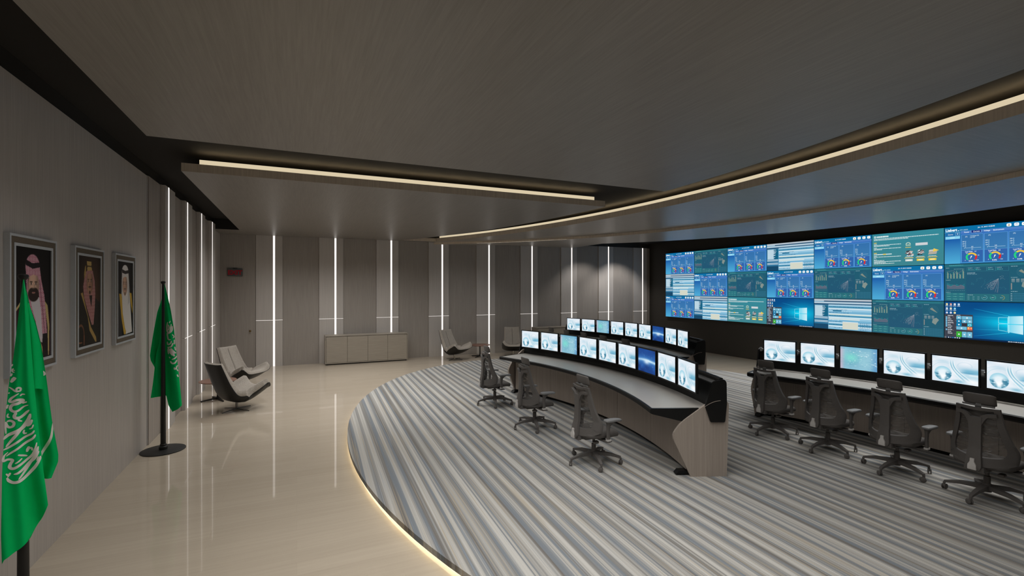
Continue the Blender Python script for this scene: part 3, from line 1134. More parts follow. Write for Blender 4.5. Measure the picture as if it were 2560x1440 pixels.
class Canvas:
    """flat coloured shapes in picture units: x 0..1.79, y 0..1 (up); later layers lie a hair in front"""
    def __init__(self, veil=None, amount=0.0):
        self.v, self.f, self.c = [], [], []
        self.veil, self.amount = veil, amount        # low-contrast pictures: colours drawn towards one hue

    def poly(self, pts, cols, layer):
        n0 = len(self.v)
        if isinstance(cols[0], (int, float)):
            cols = [cols] * len(pts)
        for (x, y), c in zip(pts, cols):
            if self.veil:
                c = tuple(a * (1 - self.amount) + b * self.amount for a, b in zip(c, self.veil))
            self.v.append((-.0006 * layer, -x * PH, y * PH))
            self.c.append(lin(c) + (1.0,))
        self.f.append(tuple(range(n0, n0 + len(pts))))

    def rect(self, x0, y0, x1, y1, c, layer, c2=None):
        """c bottom colour, c2 top colour"""
        c2 = c if c2 is None else c2
        self.poly([(x0, y0), (x1, y0), (x1, y1), (x0, y1)], [c, c, c2, c2], layer)

    def line(self, pts, w, c, layer):
        for (x0, y0), (x1, y1) in zip(pts[:-1], pts[1:]):
            d = hypot(x1 - x0, y1 - y0)
            if d < 1e-6:
                continue
            nx, ny = -(y1 - y0) / d * w / 2, (x1 - x0) / d * w / 2
            self.poly([(x0 + nx, y0 + ny), (x0 - nx, y0 - ny), (x1 - nx, y1 - ny), (x1 + nx, y1 + ny)], c, layer)

    def arc(self, cx, cy, r0, r1, a0, a1, c, layer, n=14):
        for i in range(n):
            p, q = R(a0 + (a1 - a0) * i / n), R(a0 + (a1 - a0) * (i + 1) / n)
            self.poly([(cx + r0 * cos(p), cy + r0 * sin(p)), (cx + r1 * cos(p), cy + r1 * sin(p)),
                       (cx + r1 * cos(q), cy + r1 * sin(q)), (cx + r0 * cos(q), cy + r0 * sin(q))], c, layer)

    def disc(self, cx, cy, rx, ry, c, layer, n=16, e=1.0):
        self.poly([(cx + rx * abs(cos(2 * pi * k / n)) ** e * (1 if cos(2 * pi * k / n) >= 0 else -1),
                    cy + ry * abs(sin(2 * pi * k / n)) ** e * (1 if sin(2 * pi * k / n) >= 0 else -1)) for k in range(n)], c, layer)

    def text(self, s, x, y, size, c, layer, bold=0.0, sx=1.0):
        cu = bpy.data.curves.new('lettering', 'FONT')
        cu.body = s
        cu.size = size
        cu.offset = bold
        cu.resolution_u = 2
        ob = bpy.data.objects.new('lettering', cu)
        me = ob.to_mesh()
        n0 = len(self.v)
        for p in me.vertices:
            self.v.append((-.0006 * layer, -(x + p.co.x * sx) * PH, (y + p.co.y) * PH))
            self.c.append(lin(c) + (1.0,))
        for p in me.polygons:
            self.f.append(tuple(n0 + i for i in p.vertices))
        ob.to_mesh_clear()
        bpy.data.objects.remove(ob)
        bpy.data.curves.remove(cu)

    def bars(self, x, y, w, h, c, layer, rnd, gap=.35, cw=.02):
        """a run of unreadably small writing: short dashes"""
        px = x
        while px < x + w:
            l = rnd.uniform(.5, 2.2) * cw
            self.rect(px, y, min(px + l, x + w), y + h, c, layer)
            px += l + cw * gap

    def mesh(self, name):
        me = bpy.data.meshes.new(name)
        me.from_pydata(self.v, [], self.f)
        at = me.color_attributes.new('Col', 'FLOAT_COLOR', 'POINT')
        at.data.foreach_set('color', np.array(self.c, np.float32).ravel())
        me.materials.append(M['wall_display'])
        return me


AW = PW / PH      # 1.79
WHT = (236, 246, 252)


def pic_power():
    k = Canvas()
    rnd = random.Random(3)
    k.rect(0, 0, AW, 1, (58, 140, 200), 0, (20, 108, 166))
    k.rect(0, .86, AW, 1, (8, 112, 166), 1)
    k.text('Liebert', .02, .885, .100, WHT, 2, .004, .86)
    k.disc(.300, .893, .012, .010, WHT, 2)
    k.text('SPM 2800R', .325, .888, .042, (190, 222, 240), 2, 0, .9)
    k.text('Jan. 15, 2015 10:28:48', .70, .925, .044, WHT, 2, .0008, .84)
    for i in range(4):
        x = 1.295 + i * .138
        k.disc(x, .93, .045, .040, (246, 250, 250), 2, 20, .5)
        if i == 0:
            k.poly([(x - .024, .922), (x, .950), (x + .024, .922)], (170, 150, 110), 3)
            k.rect(x - .016, .905, x + .016, .923, (190, 175, 140), 3)
        elif i == 1:
            k.rect(x - .02, .912, x + .02, .948, (120, 150, 190), 3)
            k.rect(x - .016, .916, x + .016, .936, (240, 245, 250), 4)
        elif i == 2:
            k.poly([(x - .02, .922), (x - .008, .922), (x + .008, .908), (x + .008, .952), (x - .008, .938), (x - .02, .938)], (150, 160, 160), 3)
        else:
            k.text('?', x - .015, .908, .062, (90, 100, 110), 3, .001)
    k.rect(0, .855, .33, .862, (120, 190, 226), 2)
    k.rect(.345, .795, AW, .872, (66, 116, 190), 2, (84, 132, 200))
    k.rect(.565, .80, .765, .868, (30, 52, 140), 3, (20, 34, 110))
    k.line([(.565, .868), (.565, .80), (.765, .80), (.765, .868)], .006, (140, 190, 230), 4)
    k.poly([(.64, .80), (.69, .80), (.665, .782)], (90, 150, 210), 4)
    k.text('Power', .42, .820, .044, WHT, 4, .001, .9)
    k.text('Current', .605, .822, .044, WHT, 4, .001, .9)
    k.text('Voltage', .82, .820, .044, WHT, 4, .001, .9)
    k.text('Environment', 1.0, .820, .044, WHT, 4, .001, .9)
    # side list
    k.rect(.02, .755, .33, .845, (30, 108, 168), 2)
    k.text('Device', .075, .785, .044, WHT, 3, .0005, .9)
    k.line([(.235, .77), (.325, .77), (.325, .838), (.235, .838), (.235, .77)], .006, (150, 200, 232), 3)
    k.poly([(.262, .815), (.300, .815), (.281, .79)], WHT, 3)
    k.rect(.02, .675, .33, .748, (140, 212, 240), 3)
    k.bars(.12, .70, .1, .02, (210, 240, 250), 4, rnd)
    k.rect(.0, .0, .335, .672, (78, 172, 216), 2, (26, 92, 168))
    # three columns
    k.rect(.345, .02, AW - .01, .79, (70, 152, 214), 2, (52, 110, 190))
    for i in range(3):
        x0 = .365 + i * .465
        x1 = x0 + .44
        k.rect(x0, .03, x1, .765, (50, 108, 176), 3, (48, 104, 172))
        k.rect(x0 + .006, .355, x1 - .006, .76, (58, 122, 176), 4, (52, 112, 172))
        k.rect(x0 + .006, .035, x1 - .006, .345, (46, 104, 170), 4, (50, 98, 170))
        k.line([(x0, .35), (x1, .35)], .005, (110, 180, 226), 5)
        k.line([(x0, .03), (x0, .765), (x1, .765), (x1, .03)], .005, (110, 180, 226), 5)
        k.text('(A)', x0 + .075, .70, .044, (200, 228, 240), 5, .0004, .85)
        if i == 0:
            k.text('1:Leakage=0A', x0 + .175, .715, .038, (200, 228, 240), 5, .0004, .85)
            k.text('2:Ia=0A', x0 + .175, .675, .038, (200, 228, 240), 5, .0004, .85)
        k.line([(x0 + .085, .60), (x0 + .085, .41), (x0 + .40, .41)], .006, (190, 226, 244), 5)
        for j, s in enumerate(('0', '100', '200', '300')):
            k.text(s, x0 + .075 - .017 * len(s) - .006, .40 + .057 * j, .038, (206, 230, 242), 5, .0006, .85)
            k.line([(x0 + .085, .412 + .057 * j), (x0 + .097, .412 + .057 * j)], .005, (190, 226, 244), 5)
        k.text('0.0', x0 + .20, .425, .040, WHT, 5, .0005, .85)
        k.text('L%d' % (i + 1), x0 + .205, .365, .040, WHT, 5, .0005, .85)
        k.text('Load Rate', x0 + .075, .298, .044, WHT, 5, .0008, .85)
        k.text('L%d' % (i + 1), x0 + .27, .298, .044, WHT, 5, .0008, .85)
        cx, cy = x0 + .205, .165
        k.arc(cx, cy, .078, .118, 225, 130, (40, 206, 128), 6)
        k.arc(cx, cy, .078, .118, 130, 20, (238, 196, 66), 6)
        k.arc(cx, cy, .078, .118, 20, -42, (216, 40, 52), 6)
        k.poly([(cx - .028, cy - .055), (cx - .008, cy + .035), (cx + .018, cy + .03)], (246, 246, 250), 7)
        k.text('0', cx - .135, cy - .095, .035, WHT, 6)
        k.text('60', cx - .115, cy + .095, .035, WHT, 6)
        k.text('80', cx + .125, cy + .03, .035, WHT, 6)
        k.text('100', cx + .095, cy - .095, .035, WHT, 6)
        k.text('0.0%', cx - .055, .048, .050, WHT, 6, .001, .95)
    return k


def pic_dark():
    k = Canvas((36, 88, 112), .38)
    rnd = random.Random(5)
    k.rect(0, 0, AW, 1, (34, 98, 118), 0, (30, 92, 112))
    k.rect(.0, .93, AW, 1, (40, 122, 130), 1)
    T = (72, 172, 176)
    k.line([(.1, .955), (.55, .955), (.60, .965), (1.2, .965), (1.25, .955), (1.7, .955)], .006, T, 2)
    k.bars(.1, .965, .3, .016, (110, 200, 196), 2, rnd)
    k.rect(.46, .20, 1.30, .93, (32, 84, 116), 1, (34, 88, 112))
    k.rect(.46, .02, 1.30, .205, (44, 118, 124), 2)
    # bar chart
    k.bars(.03, .895, .07, .014, (190, 216, 216), 2, rnd)
    k.bars(.2, .865, .22, .012, (170, 200, 200), 2, rnd)
    for j in range(5):
        k.line([(.03, .62 + .052 * j), (.44, .62 + .052 * j)], .003, (90, 160, 168), 2)
    for i, h in enumerate((.19, .14, .18, .21, .13, .24)):
        x = .055 + i * .066
        k.rect(x, .615, x + .014, .615 + h, (150, 196, 160), 3)
        k.rect(x + .016, .615, x + .030, .615 + h * .8, (214, 190, 150), 3)
    k.line([(.06, .80), (.13, .82), (.2, .83), (.27, .72), (.34, .80), (.42, .84)], .004, (200, 150, 170), 4)
    # area chart
    k.bars(.03, .565, .1, .014, (190, 216, 216), 2, rnd)
    ys = [.50, .48, .45, .46, .42, .47, .43, .41, .44, .48]
    for i in range(9):
        x0, x1 = .05 + i * .042, .05 + (i + 1) * .042
        k.poly([(x0, .33), (x1, .33), (x1, ys[i + 1]), (x0, ys[i])], (46, 128, 138), 2)
        y0, y1 = .36 + .05 * abs(((i * 5) % 7) - 3) / 3, .36 + .05 * abs((((i + 1) * 5) % 7) - 3) / 3
        k.poly([(x0, .33), (x1, .33), (x1, y1 + .03), (x0, y0 + .03)], (120, 112, 128), 3)
        k.line([(x0, y0 + .03), (x1, y1 + .03)], .004, (214, 150, 150), 4)
    for i in range(11):
        k.rect(.04 + i * .037, .285, .055 + i * .037, .295, (160, 200, 206), 2)
    # table
    k.bars(.03, .235, .1, .014, (190, 216, 216), 2, rnd)
    for j in range(3):
        k.rect(.03, .03 + j * .068, .44, .088 + j * .068, (48, 136, 138), 2)
        for i in range(3):
            k.bars(.06 + i * .13, .052 + j * .068, .075, .014, (130, 206, 190), 3, rnd)
    # header boxes
    for i, (a, b_) in enumerate(((.48, .62), (.63, .87), (.88, 1.04), (1.05, 1.29))):
        k.line([(a, .80), (b_, .80), (b_, .91), (a, .91), (a, .80)], .004, T, 3)
        k.bars(a + .02, .878, .09, .014, (190, 216, 220), 3, rnd)
        k.rect(a + .02, .828, a + .055, .858, (70, 190, 180), 3)
        k.bars(a + .06, .832, .07, .016, (130, 200, 200), 3, rnd)
    k.bars(.48, .745, .17, .02, (200, 216, 220), 3, rnd)
    k.bars(.48, .715, .2, .012, (170, 200, 210), 3, rnd)
    # drifting outlines and the bright plume
    for q in range(6):
        x, y = .56 + .1 * q, .45 + .08 * sin(q * 2.1)
        pts = [(x, y)]
        for s in range(14):
            x += rnd.uniform(-.02, .035)
            y += rnd.uniform(-.035, .035)
            pts.append((x, min(max(y, .26), .68)))
        k.line(pts, .0035, (60, 134, 150), 3)
    tip, base = (1.10, .60), (.98, .235)
    for q in range(18):
        s = q / 17.
        e = (.86 + .22 * s + rnd.uniform(-.02, .02), .43 - .20 * s + rnd.uniform(-.03, .03))
        k.line([tip, ((tip[0] + e[0]) / 2 + .01, (tip[1] + e[1]) / 2 + .02), e], .0026, (170, 166, 176) if q % 3 else (206, 150, 160), 4)
    for q in range(90):
        s, r_ = rnd.random(), rnd.random()
        x = tip[0] - .34 * s * (.4 + .6 * r_) + .0
        y = tip[1] - .34 * s * (1 - .35 * r_)
        k.rect(x, y, x + .007, y + .007, (206, 210, 214), 5)
    for q in range(14):
        x, y = 1.12 + rnd.random() * .09, .58 + rnd.random() * .09
        k.rect(x, y, x + .007, y + .007, (206, 210, 214), 5)
    # dials
    for i, (c, a) in enumerate((((120, 196, 204), 290), ((84, 202, 176), 300), ((216, 178, 84), 170))):
        cx = .83 + i * .165
        k.arc(cx, .11, .048, .058, 95, 95 - a, c, 4, 20)
        k.bars(cx - .028, .104, .056, .014, (200, 226, 220), 4, rnd)
    k.bars(.49, .165, .11, .014, (200, 216, 220), 4, rnd)
    for j in range(3):
        for i in range(3):
            k.bars(.49 + i * .1, .05 + j * .035, .04, .012, (160, 206, 206), 4, rnd)
    # right column: radar, small figure, matrix
    k.bars(1.33, .895, .12, .014, (190, 216, 220), 2, rnd)
    k.bars(1.33, .615, .12, .014, (190, 216, 220), 2, rnd)
    k.bars(1.33, .265, .12, .014, (190, 216, 220), 2, rnd)
    for r_ in (.05, .08, .11):
        k.arc(1.55, .76, r_, r_ + .003, 0, 360, (96, 156, 166), 3, 20)
    k.poly([(1.47, .78), (1.52, .82), (1.61, .72), (1.65, .675), (1.56, .72)], (188, 172, 140), 4)
    for i in range(3):
        k.rect(1.34 + i * .085, .50, 1.40 + i * .085, .59, (120, 140, 146), 3, (170, 170, 166))
    k.poly([(1.52, .40), (1.54, .50), (1.62, .54), (1.68, .48), (1.64, .42), (1.60, .34)], (190, 180, 158), 4)
    k.line([(1.34, .32), (1.34, .48)], .02, (206, 170, 150), 3)
    for j in range(5):
        k.rect(1.325, .04 + j * .042, 1.355, .056 + j * .042, (190, 216, 220), 3)
        for i in range(16):
            k.rect(1.38 + i * .0245, .04 + j * .042, 1.388 + i * .0245, .06 + j * .042, (86, 170, 206), 3)
    return k


def pic_table():
    k = Canvas((70, 130, 168), .14)
    rnd = random.Random(9)
    k.rect(0, 0, AW, 1, (96, 160, 190), 0, (120, 176, 204))
    k.rect(0, .93, AW, 1, (200, 206, 212), 1)
    k.rect(.33, .915, AW, .945, (16, 50, 84), 2)
    k.rect(0, .86, AW, .905, (206, 216, 224), 1)
    k.rect(0, .81, AW, .85, (16, 56, 92), 1)
    for j in range(14):
        y = .02 + j * .058
        c = [(150, 198, 222), (210, 230, 240), (60, 136, 170), (176, 212, 230), (110, 172, 204)][j % 5]
        k.rect(.48, y, AW, y + .052, c, 1, tuple(min(255, a + 22) for a in c))
    for j in range(15):
        k.bars(.5, .06 + j * .049, rnd.uniform(.3, 1.2), .012, (236, 244, 248) if j % 2 else (30, 90, 130), 2, rnd, .4, .05)
    k.rect(.50, .48, AW, .52, (236, 240, 226), 3)
    k.rect(.50, .33, 1.45, .365, (238, 242, 232), 3)
    k.rect(.62, .60, .9, .64, (24, 104, 140), 3)
    # left column
    k.rect(0, 0, .47, .80, (40, 110, 150), 2)
    k.rect(.02, .42, .28, .79, (170, 206, 222), 3)
    k.rect(.28, .42, .46, .79, (10, 92, 124), 3)
    for j in range(15):
        k.rect(.03, .43 + j * .0235, .03 + rnd.uniform(.22, .38), .443 + j * .0235, (226, 238, 244), 4)
    for y in (.385, .345, .26, .22):
        k.rect(.01, y, .46, y + .022, (214, 230, 238), 3)
    k.rect(0, 0, .47, .16, (14, 62, 94), 3)
    # notepad window
    k.rect(.93, .03, 1.40, .25, (234, 228, 204), 4)
    k.rect(.93, .25, 1.40, .27, (240, 244, 246), 4)
    for j in range(6):
        k.bars(1.45, .03 + j * .04, .3, .012, (24, 84, 124), 3, rnd, .6, .03)
    return k


def pic_green():
    k = Canvas()
    rnd = random.Random(13)
    k.rect(0, 0, AW, 1, (62, 132, 142), 0, (52, 136, 152))
    W = (222, 236, 236)
    Y = (232, 200, 84)
    k.rect(.055, .875, .105, .935, W, 1)
    k.rect(.07, .89, .09, .92, (90, 150, 156), 2)
    k.bars(.125, .885, .32, .042, W, 1, rnd, .15, .035)
    for y, w, x in ((.835, 1.62, .05), (.80, .9, .05)):
        k.bars(x, y, w, .018, W, 1, rnd, .25, .03)
    k.bars(.05, .715, .075, .022, Y, 1, rnd, .1)
    for y, w in ((.675, .08), (.645, .72), (.615, .42), (.565, .08), (.535, .72), (.505, .22)):
        k.bars(.05, y, w, .016, W, 1, rnd, .25, .03)
    k.bars(.05, .40, .08, .022, Y, 1, rnd, .1)
    k.bars(.05, .355, .48, .026, W, 1, rnd, .15, .03)
    k.rect(.30, .352, .38, .385, Y, 2)
    for y, w in ((.315, .08), (.285, .72), (.255, .06), (.20, .08), (.17, .28), (.14, .72), (.11, .32), (.08, .55)):
        k.bars(.05, y, w, .016, W, 1, rnd, .25, .03)
    # pictures of printed things and their buttons
    k.arc(.95, .62, .045, .062, 0, 180, (206, 220, 200), 2)
    k.rect(.89, .58, 1.01, .63, (176, 206, 190), 2)
    k.bars(.90, .60, .1, .02, (60, 110, 110), 3, rnd)
    k.bars(.88, .525, .14, .018, Y, 2, rnd, .2)
    k.rect(1.13, .57, 1.42, .645, (206, 210, 214), 2)
    for q in range(26):
        x, y = .88 + rnd.random() * .17, .27 + rnd.random() * .14
        k.poly([(x, y), (x + .05, y + .01), (x + .045, y + .035), (x - .005, y + .025)], rnd.choice([(226, 226, 226), (120, 70, 74), (190, 170, 160), (60, 60, 66)]), 2 + q % 3)
    for q in range(26):
        x, y = 1.17 + rnd.random() * .14, .28 + rnd.random() * .13
        k.poly([(x, y), (x + .05, y + .02), (x + .03, y + .04), (x - .01, y + .02)], rnd.choice([(226, 228, 228), (50, 50, 56), (160, 160, 160), (150, 100, 96)]), 2 + q % 3)
    k.poly([(1.43, .29), (1.62, .30), (1.64, .38), (1.46, .40)], (176, 170, 160), 2)
    k.poly([(1.44, .38), (1.62, .40), (1.58, .43), (1.46, .42)], (210, 204, 196), 3)
    k.poly([(1.54, .36), (1.68, .40), (1.56, .46)], Y, 4)
    for i, x in enumerate((.86, 1.14, 1.42)):
        k.bars(x, .215, .22, .016, Y, 2, rnd, .2)
        k.bars(x + .02, .245, .18, .012, W, 2, rnd, .2)
        k.rect(x + .02, .125, x + .20, .185, (210, 216, 214) if i == 0 else (236, 202, 60), 2)
        k.bars(x + .06, .145, .1, .02, (250, 250, 230), 3, rnd, .2)
    return k


def pic_desktop():
    k = Canvas()
    rnd = random.Random(17)
    # glow centred on the lit pane: fan of quads
    cx, cy = 1.42, .46
    N_ = 28
    for j in range(N_):
        for i in range(44):
            xs = [AW * i / 44, AW * (i + 1) / 44]
            ys = [j / N_, (j + 1) / N_]

            def col(x, y):
                d = hypot((x - cx) / 1.15, (y - cy) / .62)
                t = max(0., 1 - d) ** 1.5
                s = math.exp(-((y - cy - (x - cx) * -.10) / (.06 + .16 * max(0, cx - x))) ** 2) * max(0, 1 - (cx - x) / 1.5) if x < cx else 0
                t = min(1, t + .35 * s)
                return tuple(a * (1 - t) + b * t for a, b in zip((2, 72, 132), (4, 206, 238)))
            k.poly([(xs[0], ys[0]), (xs[1], ys[0]), (xs[1], ys[1]), (xs[0], ys[1])], [col(xs[0], ys[0]), col(xs[1], ys[0]), col(xs[1], ys[1]), col(xs[0], ys[1])], 0)
    for y0, y1 in ((.82, .66), (.62, .60), (.28, .30), (.10, .24)):
        k.poly([(.62, y0), (.62, y0 + .012), (1.3, y1 + .01), (1.3, y1)], [(10, 110, 170), (10, 110, 170), (40, 200, 232), (40, 200, 232)], 1)
    lite = (170, 240, 250)
    for x0, x1, y0, y1 in ((1.10, 1.27, .47, .62), (1.10, 1.27, .29, .455)):
        k.line([(x0, y0 + .01), (x1, y0 if y0 > .4 else y0 - .02), (x1, y1 + .015), (x0, y1), (x0, y0 + .01)], .007, lite, 2)
    for y0, y1, d in ((.47, .66, .02), (.24, .455, -.02)):
        k.poly([(1.28, y0), (1.30, y0), (1.30, y1), (1.28, y1)], lite, 2)
        k.poly([(1.30, y0 + (.02 if d < 0 else 0)), (1.55, y0 + (d if d < 0 else 0)), (1.55, y1 + (d if d > 0 else 0)), (1.30, y1 - (0 if d < 0 else .0))], [(120, 214, 238), (206, 240, 248), (206, 240, 248), (120, 214, 238)], 3)
    # icons
    cs = [(230, 210, 120), (210, 130, 110), (220, 224, 228), (170, 206, 236), (206, 220, 230), (226, 214, 170), (90, 190, 226), (190, 200, 220), (200, 206, 226)]
    q = 0
    for r_ in range(3):
        for c in range(4 if r_ == 0 else 3):
            x, y = .05 + .085 * c, .93 - .115 * r_
            k.disc(x, y, .024, .028, cs[q % 9], 2, 10, .6)
            k.disc(x + .006, y - .006, .014, .014, (236, 240, 244), 3, 8)
            k.bars(x - .03, y - .055, .06, .014, (226, 236, 244), 2, rnd, .2, .012)
            q += 1
    # start menu
    k.rect(0, .045, .60, .66, (62, 66, 78), 4)
    for j in range(11):
        y = .60 - j * .048
        if 1 <= j <= 6 or j == 8:
            k.rect(.025, y, .058, y + .04, (120, 190, 224), 5)
        k.bars(.07, y + .012, rnd.uniform(.05, .13), .016, (226, 230, 236), 5, rnd, .2, .03)
    for j in range(6):
        k.disc(.19 + .05 * (j % 2), .58 - .09 * j, .02, .016, (96, 82, 92), 5, 8)
    k.bars(.26, .63, .08, .014, (210, 214, 220), 5, rnd, .2)
    lb, db = (112, 186, 216), (0, 128, 178)
    tiles = [(.255, .53, .365, .615, lb), (.375, .53, .585, .615, lb), (.255, .435, .365, .52, db), (.375, .435, .475, .52, lb), (.485, .435, .585, .52, lb),
             (.255, .345, .365, .425, db), (.375, .345, .475, .425, (52, 54, 64)), (.485, .345, .585, .425, (0, 170, 196)),
             (.255, .25, .475, .335, lb), (.485, .25, .585, .335, (226, 120, 90)), (.255, .05, .365, .20, (60, 176, 60)), (.375, .05, .475, .20, lb), (.485, .05, .585, .20, lb)]
    for i, (a, b_, c, d, co_) in enumerate(tiles):
        k.rect(a, b_, c, d, co_, 5)
        x, y = (a + c) / 2, (b_ + d) / 2
        if i == 7:
            k.arc(x, y, .022, .03, 0, 360, WHT, 6)
        elif i == 9:
            for q in range(8):
                k.disc(a + .02 + rnd.random() * .06, b_ + .02 + rnd.random() * .05, .018, .015, rnd.choice([(250, 226, 140), (240, 60, 70), (250, 200, 90)]), 6, 8)
        elif i != 6:
            k.disc(x, y, .018, .018, (232, 242, 248), 6, 10)
    k.rect(0, 0, AW, .045, (4, 30, 60), 5, (2, 44, 84))
    k.rect(0, 0, .045, .045, (110, 110, 118), 6)
    for i, c in enumerate((WHT, (150, 160, 170), (60, 150, 220), WHT, WHT, WHT)):
        k.rect(.075 + .047 * i, .012, .10 + .047 * i, .034, c, 6)
    k.bars(1.28, .012, .46, .018, (226, 236, 242), 6, rnd, .6, .02)
    return k


PICS = {'L': pic_power().mesh('screen'), 'D': pic_dark().mesh('screen'), 'T': pic_table().mesh('screen'),
        'G': pic_green().mesh('screen'), 'W': pic_desktop().mesh('screen')}
LAY = ['LDLTLGL', 'TLDLDLD', 'LTGWTDW']
WHAT = {'L': 'blue power dials', 'D': 'dark teal charts', 'T': 'pale blue striped table',
        'G': 'green text page', 'W': 'glowing window desktop'}
proto = {}
housing_me = None
for r_ in range(3):
    for c in range(7):
        key = LAY[r_][c]
        lab = 'video wall screen showing %s, %s row, %s from the left' % (WHAT[key], ['top', 'middle', 'bottom'][r_], NTH[c])
        t = thing('video_wall_display', lab, 'screen', (XR - .012, 13.952 - PW * c, VTOP - PH * (r_ + 1)), 0, 'displays of the video wall')
        if housing_me is None:
            g = .004
            hb = MB().box(-.078, 0, -PW + g / 2, -g / 2, g / 2, PH - g / 2)
            h = hb.build('housing', M['screen_black'], t)
            housing_me = h.data
        else:
            h = bpy.data.objects.new('housing', housing_me)
            COL.objects.link(h)
            h.parent = t
        s = bpy.data.objects.new('screen', PICS[key])
        COL.objects.link(s)
        s.parent = t
        f = (PW - .012) / PW
        s.scale = (1, f, (PH - .012) / PH)
        s.location = (-.0805, -.006, .006)
# ------------------------------------------------------------------ lounge armchairs, side tables, sideboards
M['shell'] = plain('black_leather_shell', (20, 19, 18), 0.42, 0, 0.4)
M['seam'] = plain('dark_seam', (84, 80, 76), 0.9, 0, 0.1)
M['chrome'] = plain('dark_chrome', (120, 118, 116), 0.25, 0.9)


def mat_fabric():
    m, nt, b = mat_new('light_grey_weave')
    tc = node(nt, 'ShaderNodeTexCoord')
    nz = node(nt, 'ShaderNodeTexNoise')
    nz.inputs['Scale'].default_value = 170
    nz.inputs['Detail'].default_value = 3
    nt.links.new(tc.outputs['Object'], nz.inputs['Vector'])
    cr = node(nt, 'ShaderNodeValToRGB')
    cr.color_ramp.elements[0].position = .35
    cr.color_ramp.elements[0].color = lin((140, 132, 123)) + (1,)
    cr.color_ramp.elements[1].position = .65
    cr.color_ramp.elements[1].color = lin((186, 178, 168)) + (1,)
    nt.links.new(nz.outputs['Fac'], cr.inputs['Fac'])
    nt.links.new(cr.outputs['Color'], b.inputs['Base Color'])
    b.inputs['Roughness'].default_value = .95
    b.inputs['Specular IOR Level'].default_value = .1
    return m


M['weave'] = mat_fabric()
# side profile from the seat lip to the top of the back: outer shell and cushion face
PO = smooth_poly([(.43, .335), (.34, .275), (.20, .205), (.05, .155), (-.10, .165), (-.22, .255), (-.31, .44), (-.385, .66), (-.455, .875)], 6)
PI = smooth_poly([(.405, .385), (.33, .395), (.20, .365), (.06, .325), (-.06, .325), (-.15, .385), (-.215, .51), (-.305, .69), (-.395, .90)], 6)
NP = len(PO)


def prof_arrays(P):
    P = np.array([(p[0], p[1]) for p in P])
    t = np.gradient(P, axis=0)
    t /= np.linalg.norm(t, axis=1)[:, None]
    nrm = np.stack([t[:, 1], -t[:, 0]], 1)      # to the right of travel lip->top: points up / forward
    return P, nrm


def chair_surface(P, wid_scale=1.0, off=0.0, lift=1.0):
    """grid of points (u along profile, v across)"""
    A, nrm = prof_arrays(P)
    u = np.linspace(0, 1, NP)
    half = np.interp(u, [0, .05, .12, .30, .45, .58, .75, 1], [.325, .365, .392, .392, .355, .318, .29, .262]) * wid_scale
    wing = np.interp(u, [0, .04, .09, .15, .24, .30, .42, .50, .62, .8, 1], [.05, .10, .165, .19, .175, .165, .13, .11, .08, .05, .03]) * lift
    vs = np.linspace(-1, 1, 33)
    out = np.zeros((NP, 33, 3))
    for i in range(NP):
        for j, v in enumerate(vs):
            w = abs(v) ** 3.8
            lat = half[i] * (v - .06 * np.sign(v) * w)
            # wings rise straight up near the seat, forward along the normal on the back
            d = nrm[i] * (1 if False else 1)
            up = np.array([0.10, 1.0]) if u[i] < .5 else nrm[i]
            k = sstep(.35, .62, u[i])
            dirv = np.array([.12, 1.0]) * (1 - k) + (-nrm[i] if nrm[i][0] < 0 else nrm[i]) * k
            p = A[i] + dirv * wing[i] * w + nrm[i] * off * 0
            out[i, j] = (p[0], lat, p[1])
    return out


def between(mb, Sa, Sb):
    """closed solid between two grids with the same layout"""
    nu, nv = Sa.shape[:2]
    v = [tuple(p) for p in Sa.reshape(-1, 3)] + [tuple(p) for p in Sb.reshape(-1, 3)]
    o = nu * nv
    f = []
    for i in range(nu - 1):
        for j in range(nv - 1):
            a, b_, c, d = i * nv + j, i * nv + j + 1, (i + 1) * nv + j + 1, (i + 1) * nv + j
            f.append((a, b_, c, d))
            f.append((a + o, d + o, c + o, b_ + o))
    for i in range(nu - 1):
        for j in (0, nv - 1):
            a, d = i * nv + j, (i + 1) * nv + j
            f.append((a, d, d + o, a + o))
    for j in range(nv - 1):
        for i in (0, nu - 1):
            a, b_ = i * nv + j, i * nv + j + 1
            f.append((a, b_, b_ + o, a + o))
    mb.add(v, f)


